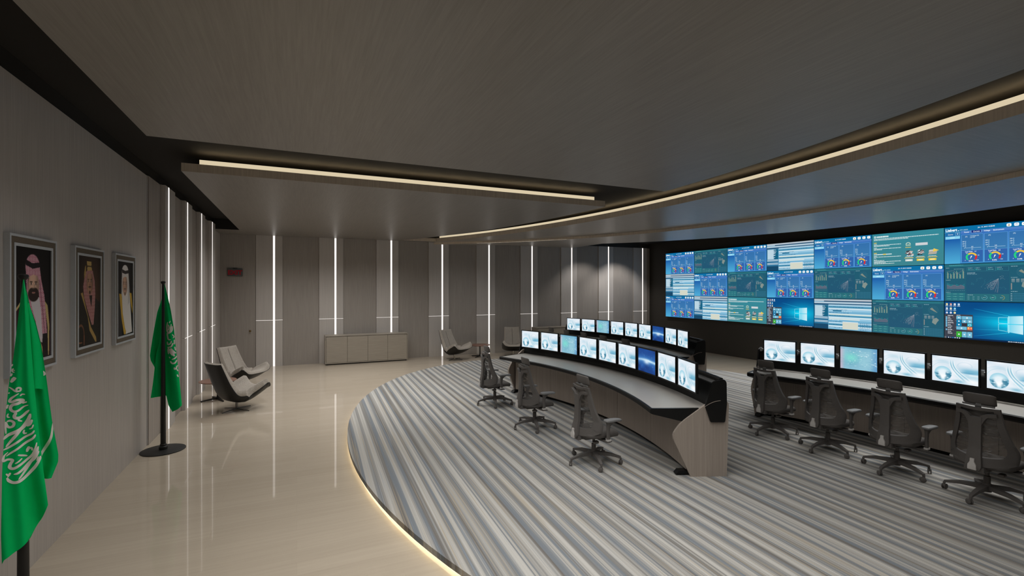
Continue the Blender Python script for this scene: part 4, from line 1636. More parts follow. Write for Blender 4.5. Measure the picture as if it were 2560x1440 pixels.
def make_armchair():
    t = thing('lounge_chair', 'x', 'armchair')
    out = chair_surface(PO, 1.06, 0, 1.0)
    inn = chair_surface(PI, .90, 0, .86)
    u = np.linspace(0, 1, NP)[:, None]
    v = np.linspace(-1, 1, 33)[None, :]
    mid = out + (inn - out) * .14
    # shell rim is thin; cushion fills the rest and bulges past it, pinched at the seams
    mb = MB()
    between(mb, out, mid)
    mb.build('shell', M['shell'], t, smooth=60)
    top = out + (inn - out) * (1.0)
    groove = np.exp(-(v / .028) ** 2) * sstep(.44, .5, u) * .8 + np.exp(-((u - (.62 + .05 * (1 - np.abs(v)) * -1)) / .016) ** 2) * .9 + np.exp(-((u - .40) / .02) ** 2) * .6 * (np.abs(v) < .8)
    groove = np.clip(groove, 0, 1) * .10
    # rounded edge: thickness falls at the border
    edge = np.minimum(np.clip((1 - np.abs(v)) / .07, 0, 1), np.minimum(np.clip(u / .05, 0, 1), np.clip((1 - u) / .04, 0, 1)))
    th = .78 + .22 * np.sqrt(1 - (1 - edge) ** 2)
    top = mid + (top - mid) * (th * (1 - groove * 2.2))[..., None]
    mb = MB()
    between(mb, mid, top)
    cu = mb.build('cushion', M['weave'], t, smooth=60)
    # dark piping along the seams, lying in the grooves
    mb = MB()

    def seam(path):
        for a, b_ in zip(path[:-1], path[1:]):
            mb.tube(a, b_, .005, n=6)
    c = 16
    i0, i1 = int(.46 * NP), NP - 2
    seam([tuple(top[i, c] + (top[i, c] - mid[i, c]) * .02) for i in range(i0, i1)])
    rows = []
    for j in range(2, 31):
        vv = abs(v[0, j])
        uu = .62 - .05 * (1 - vv)
        fi = uu * (NP - 1)
        i = int(fi)
        p = top[i, j] * (1 - fi + i) + top[i + 1, j] * (fi - i)
        q = mid[i, j]
        rows.append(tuple(p + (p - q) * .03))
    seam(rows)
    mb.build('seam', M['seam'], cu)
    mb = MB().lathe([(.022, .028), (.022, .155), (.06, .165)], 18)
    mb.build('column', M['chrome'], t, smooth=40)
    mb = MB().lathe([(.03, .012), (.03, .03), (.015, .034)], 18)
    for k in range(4):
        a = R(10 + 90 * k)
        d = Vector((cos(a), sin(a), 0))
        mb.beam(d * .01 + Vector((0, 0, .026)), d * .29 + Vector((0, 0, .008)), .026, .016, .018, .010)
        mb.lathe([(.012, 0), (.012, .006)], 10, Matrix.Translation(d * .283))
    mb.build('swivel_base', M['chrome'], t, smooth=40)
    return t


ac0 = make_armchair()
AC_L = [((-.99, 9.893), 36, 'light grey lounge chair with black shell turned away, nearest the flagpole'),
        ((-1.10, 12.02), -38, 'light grey lounge chair with black shell facing the room beside the door'),
        ((4.431, 14.10), -62, 'light grey lounge chair left of the round table at the back wall'),
        ((6.431, 14.12), -108, 'light grey lounge chair right of the round table, partly behind the monitors')]
for i, (p, a, lab) in enumerate(AC_L):
    if i == 0:
        ac0.location = (*p, 0)
        ac0.rotation_euler = (0, 0, R(a))
        tag(ac0, lab, 'armchair', 'lounge chairs')
    else:
        dup(ac0, (*p, 0), R(a), lab, 'lounge chairs')

M['table_top'] = wood('walnut_top', (118, 84, 70), (150, 112, 96), (3, 40, 40), .4, .4)


def make_table():
    t = thing('side_table', 'x', 'table')
    MB().lathe([(.02, .352), (.30, .356), (.322, .368), (.325, .376), (.322, .38), (.02, .38)], 48).build('tabletop', M['table_top'], t, smooth=30)
    mb = MB().lathe([(.026, .03), (.02, .08), (.018, .30), (.05, .352)], 18)
    mb.build('column', M['black_metal'], t, smooth=40)
    mb = MB().lathe([(.035, .01), (.035, .035), (.02, .045)], 18)
    for k in range(4):
        a = R(25 + 90 * k)
        d = Vector((cos(a), sin(a), 0))
        mb.beam(d * .01 + Vector((0, 0, .03)), d * .30 + Vector((0, 0, .010)), .034, .03, .022, .014)
        mb.lathe([(.010, 0), (.010, .006)], 10, Matrix.Translation(d * .29))
    mb.build('base', M['black_metal'], t, smooth=40)
    return t


tb = make_table()
tb.location = (-1.42, 10.95, 0)
tag(tb, 'round brown side table between the two lounge chairs at the left wall', 'table', 'round side tables')
dup(tb, (5.368, 14.361, 0), R(15), 'round brown side table between the two lounge chairs at the back wall', 'round side tables')


def make_sideboard():
    t = thing('sideboard', 'x', 'cabinet')
    W_, D_, H_ = 2.335, .46, .835
    mb = MB()
    mb.box(0, W_, 0, D_, H_ - .022, H_)
    mb.box(0, W_, 0, D_, .035, .055)
    mb.box(0, .02, 0, D_, .055, H_ - .022)
    mb.box(W_ - .02, W_, 0, D_, .055, H_ - .022)
    mb.box(.02, W_ - .02, D_ - .012, D_, .055, H_ - .022)
    mb.build('body', M['cab_wood'], t)
    w = (W_ - .04 - .006 * 5) / 4
    for i in range(4):
        x = .02 + .006 + i * (w + .006)
        MB().rbox(x, x + w, .004, .024, .061, H_ - .034, .002, seg=1).build('door', M['cab_wood'], t)
    MB().box(.03, W_ - .03, .03, D_ - .03, 0, .035).build('plinth', M['black'], t)
    return t


sb = make_sideboard()
sb.location = (.735, 14.47, 0)
tag(sb, 'long low taupe sideboard with four doors against the back wall', 'cabinet', 'sideboards')
dup(sb, (7.51, 14.47, 0), 0, 'low taupe sideboard mostly hidden behind the far monitors', 'sideboards')

# ------------------------------------------------------------------ exit sign
t = thing('exit_sign', 'small dark exit sign with red letters high on the corner door', 'sign', (-1.533, YB - .03, 2.52))
MB().rbox(-.18, .18, -.055, 0, .0, .205, .015).build('housing', plain('sign_housing', (84, 86, 86), .5), t, smooth=40)
MB().rbox(-.055, .055, -.045, -.01, .205, .222, .006).build('bracket', plain('sign_bracket', (56, 56, 56), .5), t, smooth=40)
cu = bpy.data.curves.new('lettering', 'FONT')
cu.body = 'EXIT'
cu.size = .165
cu.align_x = 'CENTER'
cu.offset = .0075
cu.resolution_u = 2
ob = bpy.data.objects.new('lettering', cu)
me0 = ob.to_mesh()
lb = MB()
lb.add([(p.co.x * 1.0, -.0565, p.co.y + .045) for p in me0.vertices], [tuple(p.vertices) for p in me0.polygons])
ob.to_mesh_clear()
bpy.data.objects.remove(ob)
lb.build('lettering', emit('exit_red', (140, 36, 40), .22), t)
# ------------------------------------------------------------------ framed portraits on the left wall
M['frame_white'] = plain('frame_lacquer', (186, 190, 195), 0.45, 0, 0.4)
M['mat_brown'] = wood('passepartout_brown', (96, 86, 74), (112, 101, 88), (90, 90, 90), .8, .2)


def inpoly(u, v, pts):
    m = np.zeros(u.shape, bool)
    n = len(pts)
    for i in range(n):
        (x0, y0), (x1, y1) = pts[i], pts[(i + 1) % n]
        c = ((y0 > v) != (y1 > v)) & (u < (x1 - x0) * (v - y0) / (y1 - y0 + 1e-12) + x0)
        m ^= c
    return m.astype(float)


def ello(u, v, cu, cv, ru, rv, soft=.12):
    return sstep(1 + soft, 1 - soft, np.hypot((u - cu) / ru, (v - cv) / rv))


def check(u, v, f, a, b_, k=.5):
    p = (np.sin(u * f * 2 * pi) * np.sin(v * f * 1.5 * 2 * pi) > -.1).astype(float)
    return mixc(a, b_, p * k)


def face(c, u, v, cu, cv, ru, rv, skin, beard, full):
    """face seen from the front; v grows downwards here"""
    sk = mixc(skin, tuple(x * .72 for x in skin), sstep(.2, 1.1, np.abs(u - cu + ru * .15) / ru))
    m = ello(u, v, cu, cv, ru, rv)
    c = c * (1 - m[..., None]) + sk * m[..., None]
    dk = tuple(x * .45 for x in skin)
    for s in (-1, 1):
        ex = cu + s * ru * .42
        c = mixc(c, beard, ello(u, v, ex, cv - rv * .27, ru * .26, rv * .045, .4) * .8)
        c = mixc(c, (214, 200, 190), ello(u, v, ex, cv - rv * .14, ru * .20, rv * .06, .3) * .7)
        c = mixc(c, (28, 20, 18), ello(u, v, ex, cv - rv * .14, ru * .10, rv * .065, .3))
        c = mixc(c, dk, ello(u, v, ex, cv - rv * .05, ru * .22, rv * .03, .6) * .35)
    c = mixc(c, dk, ello(u, v, cu + ru * .10, cv + rv * .02, ru * .05, rv * .2, .6) * .5)
    c = mixc(c, dk, ello(u, v, cu, cv + rv * .20, ru * .20, rv * .045, .5) * .55)
    if full:
        b_ = ello(u, v, cu, cv + rv * .62, ru * .98, rv * .52, .1) * sstep(cv + .10 * rv, cv + .34 * rv, v + .25 * rv * np.abs(u - cu) / ru)
        hole = ello(u, v, cu, cv + rv * .50, ru * .30, rv * .07, .3)
        c = mixc(c, beard, b_ * (1 - .8 * hole))
        c = mixc(c, beard, ello(u, v, cu, cv + rv * .36, ru * .46, rv * .08, .3))
    else:
        c = mixc(c, beard, ello(u, v, cu, cv + rv * .36, ru * .44, rv * .06, .3))
        c = mixc(c, beard, ello(u, v, cu, cv + rv * .82, ru * .26, rv * .16, .4) * .8)
    c = mixc(c, (150, 92, 86), ello(u, v, cu, cv + rv * .49, ru * .26, rv * .045, .4) * .9)
    return c


def pic_p1(u, v):
    v = 1 - v
    c = np.zeros(u.shape + (3,)) + np.array((9, 7, 8.))
    c = mixc(c, (44, 18, 26), inpoly(u, v, [(-.1, .58), (.12, .50), (.34, .46), (.62, .47), (.86, .50), (1.02, .62), (1.02, 1.1), (-.1, 1.1)]))
    c = mixc(c, (212, 204, 208), inpoly(u, v, [(.38, .44), (.70, .44), (.76, .72), (.74, .86), (.50, .80), (.40, .60)]))
    gold = (196, 172, 118)
    c = mixc(c, gold, inpoly(u, v, [(.36, .48), (.44, .60), (.74, .90), (.76, .985), (.52, .80), (.30, .58), (.14, .50), (.02, .56), (.0, .545), (.14, .475)]))
    c = mixc(c, gold, inpoly(u, v, [(.80, .47), (.90, .52), (.955, .70), (.945, .99), (.915, .99), (.90, .72)]))
    c = mixc(c, (22, 14, 18), inpoly(u, v, [(.77, .72), (.89, .74), (.905, .99), (.74, .99), (.76, .9)]))
    cloth = check(u, v, 34, (226, 190, 200), (166, 70, 98), .75)
    gh = np.maximum.reduce([ello(u, v, .47, .17, .20, .115, .06),
                            inpoly(u, v, [(.28, .16), (.66, .16), (.72, .30), (.80, .42), (.84, .56), (.88, .78), (.74, .78), (.70, .55), (.63, .40), (.62, .28), (.34, .24), (.33, .34), (.30, .36)]),
                            inpoly(u, v, [(.30, .30), (.36, .38), (.46, .55), (.56, .66), (.50, .66), (.38, .58), (.30, .44)])])
    c = c * (1 - gh[..., None]) + cloth * gh[..., None]
    c = mixc(c, (60, 20, 34), gh * sstep(.02, .0, np.abs(u - .665 - (v - .3) * .32)) * .45 * (v > .28))
    c = face(c, u, v, .49, .335, .155, .125, (222, 180, 156), (44, 30, 27), True)
    top = inpoly(u, v, [(.31, .14), (.67, .14), (.66, .225), (.57, .245), (.48, .235), (.38, .255), (.33, .235)])
    c = c * (1 - top[..., None]) + cloth * top[..., None]
    c = mixc(c, (24, 20, 26), inpoly(u, v, [(.28, .105), (.46, .135), (.68, .12), (.69, .165), (.47, .185), (.28, .155)]))
    return c


def pic_p2(u, v):
    v = 1 - v
    c = mixc((30, 22, 18), (84, 58, 40), np.exp(-(((u - .62) / .5) ** 2 + ((v - .42) / .45) ** 2)))
    c = mixc(c, (36, 30, 24), inpoly(u, v, [(-.1, .50), (.16, .42), (.4, .46), (.66, .44), (.98, .53), (1.1, .6), (1.1, 1.1), (-.1, 1.1)]))
    gold = (176, 144, 84)
    c = mixc(c, gold, inpoly(u, v, [(.12, .415), (.20, .405), (.36, .60), (.56, .80), (.80, .93), (.82, .985), (.77, .985), (.50, .84), (.42, .68), (.24, .52)]))
    c = mixc(c, (58, 48, 38), inpoly(u, v, [(.34, .46), (.66, .46), (.70, .72), (.62, .78)]))
    cloth = check(u, v, 34, (206, 162, 156), (140, 66, 70), .75)
    gh = np.maximum.reduce([inpoly(u, v, [(.34, .18), (.48, .12), (.64, .16), (.73, .27), (.76, .42), (.74, .58), (.68, .78), (.60, .78), (.40, .60), (.26, .46), (.22, .34), (.28, .24)])])
    c = c * (1 - gh[..., None]) + cloth * gh[..., None]
    c = mixc(c, (44, 34, 30), inpoly(u, v, [(.48, .44), (.62, .44), (.58, .58)]))
    c = mixc(c, gold, inpoly(u, v, [(.30, .12), (.34, .10), (.34, .20), (.27, .26), (.26, .20)]))
    c = face(c, u, v, .51, .295, .145, .135, (186, 140, 114), (66, 46, 38), False)
    top = inpoly(u, v, [(.36, .17), (.50, .13), (.65, .16), (.66, .20), (.51, .185), (.37, .215)])
    c = c * (1 - top[..., None]) + cloth * top[..., None]
    c = mixc(c, (196, 164, 100), inpoly(u, v, [(.38, .055), (.58, .055), (.585, .09), (.56, .115), (.60, .125), (.61, .155), (.40, .16), (.39, .13), (.42, .115), (.39, .09)]))
    c = mixc(c, (80, 60, 40), (np.abs(v - .11) < .006) * inpoly(u, v, [(.38, .05), (.6, .05), (.6, .16), (.38, .16)]))
    rr = np.hypot((u - .12) / .14, (v - .88) / .115)
    c = mixc(c, (120, 78, 56), sstep(.16, .06, np.abs(rr - 1)) * (v < .9))
    c = mixc(c, (120, 78, 56), inpoly(u, v, [(.235, .88), (.285, .88), (.28, .99), (.235, .99)]))
    c = mixc(c, (140, 92, 66), inpoly(u, v, [(.0, .945), (.18, .95), (.18, .965), (.0, .96)]))
    return c


def pic_p3(u, v):
    v = 1 - v
    c = np.zeros(u.shape + (3,)) + np.array((10, 9, 9.))
    c = mixc(c, (48, 44, 46), inpoly(u, v, [(-.1, .54), (.1, .455), (.3, .42), (.3, 1.1), (-.1, 1.1)]))
    c = mixc(c, (70, 64, 66), (np.sin(u * 90) > .75) * inpoly(u, v, [(-.1, .54), (.1, .455), (.25, .43), (.3, 1.1), (-.1, 1.1)]) * .6)
    c = mixc(c, (216, 210, 204), inpoly(u, v, [(.26, .44), (.80, .44), (.96, .98), (.52, .99), (.36, .8)]))
    gold = (196, 158, 60)
    c = mixc(c, gold, inpoly(u, v, [(.12, .43), (.28, .44), (.34, .70), (.48, .90), (.55, .95), (.53, .99), (.42, .99), (.26, .76)]))
    c = mixc(c, gold, inpoly(u, v, [(.78, .42), (.92, .43), (.99, .62), (.99, .72), (.86, .56)]))
    gh = np.maximum.reduce([ello(u, v, .50, .14, .22, .10, .06),
                            inpoly(u, v, [(.30, .12), (.71, .12), (.76, .28), (.80, .44), (.78, .56), (.66, .60), (.62, .46), (.38, .46), (.36, .58), (.26, .44), (.27, .26)])])
    c = c * (1 - gh[..., None]) + mixc((228, 222, 218), (178, 172, 168), sstep(.06, .3, np.abs(u - .5)))* gh[..., None]
    c = face(c, u, v, .48, .315, .155, .145, (204, 162, 136), (96, 82, 74), False)
    top = inpoly(u, v, [(.32, .13), (.70, .13), (.67, .21), (.50, .20), (.34, .22)])
    c = c * (1 - top[..., None]) + np.array((216, 210, 206.)) * top[..., None]
    c = mixc(c, (44, 40, 38), inpoly(u, v, [(.29, .10), (.50, .12), (.73, .105), (.735, .15), (.5, .165), (.30, .15)]))
    return c


PLAB = ['framed portrait of a person in red checked headdress with full beard, dark background',
        'framed portrait of a person in brown robe and gold banded headdress, brown background',
        'framed portrait of a person in white headdress and white robe with gold edging']
for i, (y0, fn) in enumerate(((4.588, pic_p1), (5.690, pic_p2), (6.771, pic_p3))):
    t = thing('portrait_frame', PLAB[i], 'picture', (XL + .012, y0 + .366, 1.549), R(180), 'portraits on the left wall')
    W_, H_, D_ = .732, 1.049, .036

    def bar(o_, i_, d, nm, mt):
        mb = MB()
        w, h, a, b_ = W_ / 2, H_, o_, i_
        mb.box(-d, 0, -w + a, w - a, a, b_)
        mb.box(-d, 0, -w + a, w - a, h - b_, h - a)
        mb.box(-d, 0, -w + a, -w + b_, b_, h - b_)
        mb.box(-d, 0, w - b_, w - a, b_, h - b_)
        mb.build(nm, mt, t)
    bar(0, .018, D_, 'frame', M['frame_white'])
    bar(.018, .064, D_ - .006, 'passepartout', M['mat_brown'])
    bar(.064, .086, D_ - .002, 'inner_frame', M['frame_white'])
    o = grid_mesh('portrait', W_ - .172, H_ - .172, 150, 230, fn, M['print'], t, .086)
    o.location = (-D_ + .010, 0, 0)

# ------------------------------------------------------------------ flags on stands
M['flag'] = plain('green_cloth', (0, 190, 100), .85, 0, .1, .04)
M['flag_white'] = plain('white_print', (236, 233, 228), .85, 0, .1, .02)
F_ = 1189.0
TH = math.atan(538 / F_)
FWC = Vector((sin(TH), cos(TH), 0))


def stand(label, loc):
    t = thing('flag_stand', label, 'flag', loc, 0, 'flags on stands')
    MB().lathe([(.01, 0), (.250, 0), (.256, .004), (.256, .010), (.244, .014), (.05, .020), (.01, .020)], 56).build('base', M['black_metal'], t, smooth=30)
    mb = MB().lathe([(.042, .02), (.048, .024), (.051, .04), (.048, .056), (.038, .064), (.038, .085), (.033, .09)], 28)
    mb.build('collar', M['black_metal'], t, smooth=40)
    MB().lathe([(.031, .06), (.029, .5), (.023, 1.2), (.017, 1.9), (.0135, 2.255)], 24).build('pole', M['black_metal'], t, smooth=40)
    MB().lathe([(.0135, 2.25), (.017, 2.255), (.025, 2.266), (.028, 2.278), (.025, 2.288), (.010, 2.293), (.003, 2.293)], 24).build('finial', M['black_metal'], t, smooth=40)
    return t


class Sheet:
    """one fall of cloth: outline given as (s,z) curves along a horizontal direction, plus depth folds"""
    def __init__(self, left, right, bottom, depth):
        self.l = sorted(left, key=lambda p: p[1])
        self.r = sorted(right, key=lambda p: p[1])
        self.bot, self.depth = bottom, depth

    def edge(self, c, z):
        return float(np.interp(z, [p[1] for p in c], [p[0] for p in c]))

    def d(self, u, z, s):
        return self.depth(u, z, s)

    def grid(self, nu=44, nv=90):
        zt = max(self.l[-1][1], self.r[-1][1])
        out = []
        for j in range(nv + 1):
            row = []
            for i in range(nu + 1):
                u = i / nu
                zb = float(np.interp(u, [b_[0] for b_ in self.bot], [b_[1] for b_ in self.bot]))
                z = zt + (zb - zt) * j / nv
                s = self.edge(self.l, z) * (1 - u) + self.edge(self.r, z) * u
                row.append((s, self.d(u, z, s), z))
            out.append(row)
        return out

    def at(self, s, z):
        l, r_ = self.edge(self.l, z), self.edge(self.r, z)
        u = (s - l) / max(r_ - l, 1e-4)
        return self.d(min(max(u, 0), 1), z, s)


def flag_obj(t, sheets, ax, fw):
    mb = MB()
    for sh in sheets:
        g = sh.grid()
        P = [[Vector(ax) * s - Vector(fw) * d + Vector((0, 0, z)) for s, d, z in row] for row in g]
        Q = [[p + Vector(fw) * .004 for p in row] for row in P]
        between(mb, np.array([[tuple(p) for p in r_] for r_ in P]), np.array([[tuple(p) for p in r_] for r_ in Q]))
    return mb.build('flag', M['flag'], t, smooth=60)


def strokes(parent, sheet, data, ax, fw, tos, ksc):
    """brush strokes laid on the cloth: (points in px, widths in px at start, middle, end)"""
    mb = MB()
    for pts, w in data:
        P = smooth_poly([tos(*p) for p in pts], 7)
        n = len(P)
        L, Rr = [], []
        for i, p in enumerate(P):
            a, b_ = Vector(P[max(i - 1, 0)]), Vector(P[min(i + 1, n - 1)])
            d = b_ - a
            nn = Vector((-d.y, d.x))
            nn = nn.normalized() if nn.length > 1e-9 else Vector((1, 0))
            tt = i / (n - 1)
            ww = float(np.interp(tt, [0, .12, .5, .88, 1], [w[0] * .6, (w[0] + w[1]) / 2, w[1], (w[1] + w[2]) / 2, w[2] * .5])) * ksc * .62
            pv = Vector(p)
            row = []
            for q in (pv + nn * ww, pv + nn * ww / 3, pv - nn * ww / 3, pv - nn * ww):
                row.append(tuple(Vector(ax) * q.x - Vector(fw) * (sheet.at(q.x, q.y) + .0022) + Vector((0, 0, q.y))))
            L.append(row)
        o = len(mb.v)
        for row in L:
            mb.v += row
        for i in range(n - 1):
            for k in range(3):
                a = o + i * 4 + k
                mb.f.append((a, a + 1, a + 5, a + 4))
    return mb.build('lettering', M['flag_white'], parent, smooth=60)


# --- near flag
PX, PY = -1.65, 4.2025


def sight(px_, py_):
    """axes of the cloth: across the line of sight to the pole and along it, and a map from photo points to (across, height)"""
    n = Vector((px_, py_, 0))
    L = n.length
    n.normalize()
    ax = Vector((n.y, -n.x, 0))
    up = 1280 + F_ * (px_ * cos(TH) - py_ * sin(TH)) / (px_ * sin(TH) + py_ * cos(TH))
    a0_ = math.atan((up - 1280) / F_)

    def f(x, y, ox, oy, sc, dd):
        s = (L - dd) * math.tan(math.atan((ox + x / sc - 1280) / F_) - a0_)
        d = (n * (L - dd) + ax * s).dot(FWC)
        return (s, 2.2 - (oy + y / sc - 720) * d / F_)
    k = (f(1, 0, up, 720, 1, 0)[0] - f(0, 0, up, 720, 1, 0)[0])
    return ax, n, f, k


EX, FW, MAP0, K0 = sight(PX, PY)
tn = stand('green flag with white script on a black stand, nearest the viewer', (PX, PY, 0))


def s0(x, y, ox=0.0, oy=660.0, sc=1.846, dd=.06):
    return MAP0(x, y, ox, oy, sc, dd)


leftA = [s0(*p) for p in [(106, 72), (96, 150), (85, 240), (62, 430), (40, 560), (25, 700), (10, 950), (5, 1250), (9, 1383)]]
rightA = [s0(*p) for p in [(111, 72), (124, 150), (134, 240), (146, 400), (158, 560), (178, 760), (200, 950), (214, 1050), (229, 1165), (229, 1383)]]
zb = lambda y: s0(0, y)[1]
shA = Sheet(leftA, rightA, [(0, zb(1383)), (.05, zb(1362)), (.35, zb(1335)), (.6, zb(1300)), (.82, zb(1235)), (1, zb(1165))],
            lambda u, z, s: .035 + .045 * sin(pi * u) + (2.28 - z) * (.022 * sin(5.2 * u + 1.6 * z) + .010 * sin(13 * u + 2.5 * z)))
leftB = [s0(*p, dd=0) for p in [(110, 74), (118, 240), (125, 560), (140, 760), (150, 1050)]]
rightB = [s0(*p, dd=0) for p in [(113, 74), (140, 200), (165, 270), (190, 370), (215, 530), (240, 720), (255, 800), (270, 880), (269, 915), (240, 985), (215, 1050)]]
shB = Sheet(leftB, rightB, [(0, zb(1050)), (1, zb(1052))], lambda u, z, s: -.012 + (2.28 - z) * (.018 * sin(4.5 * u + 2) + .012 * sin(9 * u + z)))
leftC = [s0(*p, dd=.02) for p in [(122, 180), (128, 300), (136, 480), (140, 590)]]
rightC = [s0(*p, dd=.02) for p in [(136, 190), (163, 280), (187, 375), (200, 500), (205, 606)]]
shC = Sheet(leftC, rightC, [(0, zb(592)), (.5, zb(596)), (1, zb(606))], lambda u, z, s: .018 + .016 * sin(pi * u) + (2.2 - z) * .012 * sin(6 * u))
fl = flag_obj(tn, [shA, shB, shC], EX, FW)
fF = lambda x, y: s0(x, y, 0, 860, 7.2)
SA = [([(165, 785), (230, 820), (285, 850), (300, 800), (340, 785), (372, 800), (365, 840), (320, 850), (290, 865)], (26, 34, 26)),
      ([(338, 888), (270, 930), (200, 985), (172, 1035), (215, 1045), (300, 1008), (385, 1005), (412, 1022), (330, 1065), (240, 1090), (195, 1130), (192, 1180), (240, 1212), (330, 1195), (430, 1125), (510, 1092)], (22, 58, 24)),
      ([(240, 1215), (280, 1245), (258, 1290), (275, 1325), (350, 1325), (420, 1285), (480, 1225), (525, 1180)], (30, 58, 26)),
      ([(345, 1330), (340, 1370), (400, 1392)], (40, 30, 18)), ([(365, 935), (395, 905), (452, 906)], (26, 26, 16)), ([(402, 1068), (445, 1052), (485, 1036)], (26, 30, 18)),
      ([(195, 700), (240, 640), (275, 600)], (20, 62, 46)), ([(208, 412), (220, 385), (228, 368)], (16, 22, 14)), ([(245, 445), (222, 470), (225, 505), (262, 512)], (18, 26, 16)), ([(240, 475), (268, 480)], (14, 16, 12)),
      ([(190, 590), (205, 555), (214, 535)], (24, 32, 24)), ([(120, 1170), (135, 1120), (150, 1100)], (20, 30, 20)),
      ([(150, 900), (170, 880)], (18, 22, 16))]
G = lambda L: [(x, y + 170 * 7.2) for x, y in L]
SA += [(G([(545, 25), (520, 110), (470, 200), (390, 295), (240, 372), (130, 430), (62, 500)]), (40, 70, 34)), (G([(575, 130), (530, 215), (470, 250)]), (26, 60, 40)),
       (G([(390, 290), (300, 400), (200, 520), (105, 635)]), (60, 52, 18)), (G([(120, 180), (190, 160), (250, 190), (235, 250), (170, 280), (120, 245), (110, 190)]), (40, 44, 40)),
       (G([(618, 325), (570, 385), (440, 460), (300, 545), (170, 632), (60, 685)]), (24, 46, 30)), (G([(638, 400), (585, 475), (430, 580), (270, 685), (110, 798)]), (24, 48, 20)),
       (G([(145, 725), (75, 790), (60, 880), (140, 855), (225, 862), (190, 930), (175, 990), (230, 1015), (330, 965), (480, 870), (585, 770), (635, 650), (662, 545)]), (18, 54, 30)),
       (G([(688, 615), (650, 740), (570, 880), (450, 1000), (330, 1085), (245, 1115)]), (26, 60, 18)), (G([(560, 890), (470, 1040), (335, 1205)]), (56, 46, 16)), (G([(702, 700), (640, 820), (570, 900)]), (18, 36, 20)),
       (G([(692, 795), (660, 875)]), (12, 20, 12)), (G([(125, 1180), (165, 1235), (250, 1262), (370, 1225), (510, 1130), (630, 990), (712, 850), (728, 790)]), (34, 62, 30)),
       (G([(325, 765), (400, 780), (495, 800)]), (24, 34, 20)), (G([(270, 922), (340, 880), (400, 830)]), (14, 30, 18)), (G([(485, 730), (500, 680), (525, 625)]), (16, 50, 30)), (G([(520, 660), (570, 650), (580, 695)]), (34, 34, 22)),
       (G([(110, 1108), (155, 1140), (185, 1090)]), (20, 32, 36)), (G([(130, 1165), (165, 1160)]), (16, 18, 14)), (G([(150, 35), (132, 70), (142, 100), (178, 98)]), (18, 26, 16)), (G([(440, 325), (425, 365), (445, 392), (488, 380)]), (22, 34, 18)),
       (G([(525, 305), (575, 280), (600, 220)]), (16, 26, 18)), (G([(98, 180), (100, 280), (108, 400)]), (20, 26, 14))]
strokes(fl, shA, SA, EX, FW, fF, K0 / 7.2)
SB = [(G([(690, 930), (735, 800), (800, 690), (870, 570), (920, 460), (940, 350), (948, 210)]), (46, 52, 10)), ([(718, 485), (775, 500), (808, 545), (775, 572)], (14, 34, 26)), ([(748, 605), (762, 650), (770, 700)], (8, 14, 8)), ([(608, 942), (640, 905)], (16, 20, 10))]
fFb = lambda x, y: s0(x, y, 0, 860, 7.2, 0.0)
strokes(fl, shB, SB[:1], EX, FW, fFb, K0 / 7.2)
strokes(fl, shB, SB[1:2], EX, FW, fFb, K0 / 7.2)
strokes(fl, shB, SB[2:3], EX, FW, fFb, K0 / 7.2)

# --- far flag
QX, QY = -1.65, 7.824
EX1, FW1, MAP1, K1 = sight(QX, QY)
tf = stand('green flag with white script on a black stand, farther from the viewer', (QX, QY, 0))


def s1(x, y, ox=340.0, oy=680.0, sc=3.0, dd=-.02):
    return MAP1(x, y, ox, oy, sc, dd)


z1 = lambda y: s1(0, y)[1]
lR = [s1(*p) for p in [(205, 85), (200, 300), (196, 600), (200, 960), (205, 1090)]]
rR = [s1(*p) for p in [(214, 85), (240, 190), (262, 290), (285, 430), (305, 620), (325, 800), (343, 990), (346, 1030), (346, 1090)]]
shR = Sheet(lR, rR, [(0, z1(930)), (.2, z1(955)), (.3, z1(1035)), (.48, z1(1085)), (.75, z1(1058)), (1, z1(1030))],
            lambda u, z, s: -.055 + .085 * sstep(.0, 1.0, np.float64(u)) * (2.27 - z) / 1.2 + (2.27 - z) * .018 * sin(8 * u + 2 * z))
lL = [s1(*p) for p in [(203, 110), (196, 195), (160, 300), (135, 430), (112, 570), (104, 630), (112, 668), (140, 715), (126, 840), (108, 956)]]
rL = [s1(*p) for p in [(214, 110), (216, 400), (218, 956)]]
shL = Sheet(lL, rL, [(0, z1(956)), (1, z1(958))], lambda u, z, s: -.075 + .03 * (1 - u) * (2.27 - z) / 1.2 + (2.27 - z) * .02 * sin(6 * u + 1.2 * z))
lN = [s1(*p) for p in [(200, 300), (176, 540), (158, 585), (148, 640), (140, 715), (126, 840), (108, 956)]]
rN = [s1(*p) for p in [(206, 300), (212, 956)]]
shN = Sheet(lN, rN, [(0, z1(956)), (1, z1(958))], lambda u, z, s: -.048 + .016 * sin(4 * u + z))
ff = flag_obj(tf, [shR, shL, shN], EX1, FW1)
fG = lambda x, y: s1(x, y, 360, 760, 7.2)
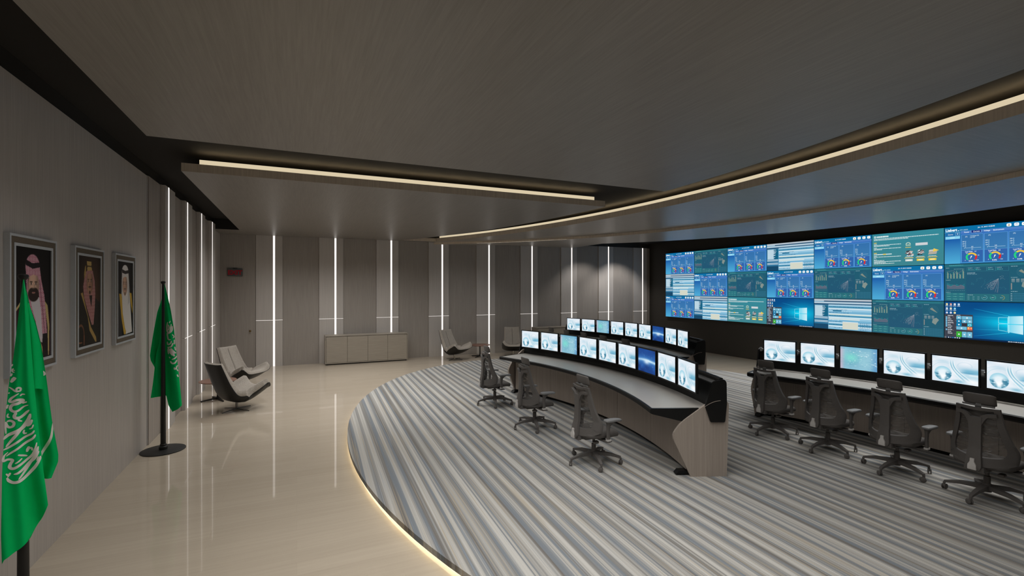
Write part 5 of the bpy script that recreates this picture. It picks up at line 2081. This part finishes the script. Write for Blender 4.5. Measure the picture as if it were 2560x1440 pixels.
SF = [([(475, 305), (455, 342)], (10, 16, 10)), ([(425, 325), (414, 400), (418, 490), (448, 512), (478, 450), (490, 360)], (14, 24, 14)), ([(440, 372), (452, 430), (432, 480)], (12, 20, 12)),
      ([(512, 395), (502, 475), (452, 522), (420, 540)], (14, 26, 14)), ([(416, 520), (428, 600), (442, 640), (482, 638)], (14, 24, 12)), ([(420, 678), (432, 732), (478, 705), (494, 660)], (14, 24, 12)),
      ([(524, 700), (484, 765), (420, 782)], (14, 26, 14)), ([(440, 785), (436, 840), (442, 905)], (14, 24, 12)), ([(440, 800), (500, 870), (550, 935)], (18, 38, 22)), ([(478, 795), (535, 860), (575, 880)], (18, 36, 18)), ([(460, 858), (515, 920)], (16, 26, 16)),
      ([(498, 995), (560, 968), (592, 928)], (14, 24, 12)), ([(475, 1025), (505, 1062), (560, 1050), (592, 1000)], (16, 28, 14)), ([(545, 1130), (548, 1162), (578, 1150), (592, 1112), (622, 1100)], (14, 24, 12)), ([(588, 1160), (612, 1200)], (12, 18, 10)),
      ([(594, 1258), (616, 1302)], (12, 20, 10)), ([(508, 545), (540, 588), (520, 612)], (12, 18, 10)), ([(545, 640), (550, 725)], (14, 22, 12)), ([(550, 765), (572, 835)], (12, 22, 12)), ([(452, 950), (470, 975)], (10, 16, 10))]
TAIL = [d for d in SF if d[0][0][1] > 1250]
strokes(ff, shR, [d for d in SF if d not in TAIL], EX1, FW1, fG, K1 / 7.2)
for d in TAIL:
    strokes(ff, shR, [d], EX1, FW1, fG, K1 / 7.2)
# ------------------------------------------------------------------ unseen ceiling fill and wall washers
def area(name, loc, sx, sy, power, col=(1, .95, .88), rot=(0, 0, 0), spread=180):
    l = bpy.data.lights.new(name, 'AREA')
    l.shape = 'RECTANGLE'
    l.size = sx
    l.size_y = sy
    l.energy = power
    l.color = col
    l.spread = R(spread)
    l.cycles.use_multiple_importance_sampling = False
    o = bpy.data.objects.new(name, l)
    o.location = loc
    o.rotation_euler = rot
    COL.objects.link(o)
    return o


WARM = (1, .99, .972)
area('ceiling_fill', (1.6, 2.4, ZC - .012), 5.0, 5.6, 132, WARM, spread=124)  # broad fill sheets added to brighten the room, no fixtures there
area('ceiling_fill', (1.4, 9.0, ZC - .012), 4.6, 3.0, 84, WARM, spread=124)
area('ceiling_fill', (1.0, 12.6, ZC - .012), 4.4, 2.4, 62, WARM, spread=124)
area('ceiling_fill', (5.9, 12.9, ZC - .06), 3.0, 2.2, 34, WARM, spread=124)
area('ceiling_fill', (9.9, 6.6, 3.58), 1.6, 7.0, 104, WARM, spread=124)
area('ceiling_fill', (7.3, 3.4, ZC - .085), .8, 4.2, 24, WARM, spread=76)


def spot(name, loc, power, ang, tilt=(0, 0, 0), blend=.6, rad=.04):
    l = bpy.data.lights.new(name, 'SPOT')
    l.energy = power
    l.spot_size = R(ang)
    l.spot_blend = blend
    l.shadow_soft_size = rad
    l.color = (1, .95, .9)
    l.cycles.use_multiple_importance_sampling = False
    o = bpy.data.objects.new(name, l)
    o.location = loc
    o.rotation_euler = tilt
    COL.objects.link(o)


for x, pw in ((9.6, 70), (11.1, 120)):
    spot('wall_washer', (x, 13.75, 3.85), pw, 96, (R(14), 0, 0))
vs = SC.view_settings
SC.display_settings.display_device = 'sRGB'
vs.view_transform = 'Standard'
vs.look = 'None'
vs.exposure = 0.0
vs.gamma = 1.0
w = bpy.data.worlds.new('world')
SC.world = w
w.use_nodes = True
w.node_tree.nodes['Background'].inputs['Color'].default_value = (0.02, 0.02, 0.02, 1)
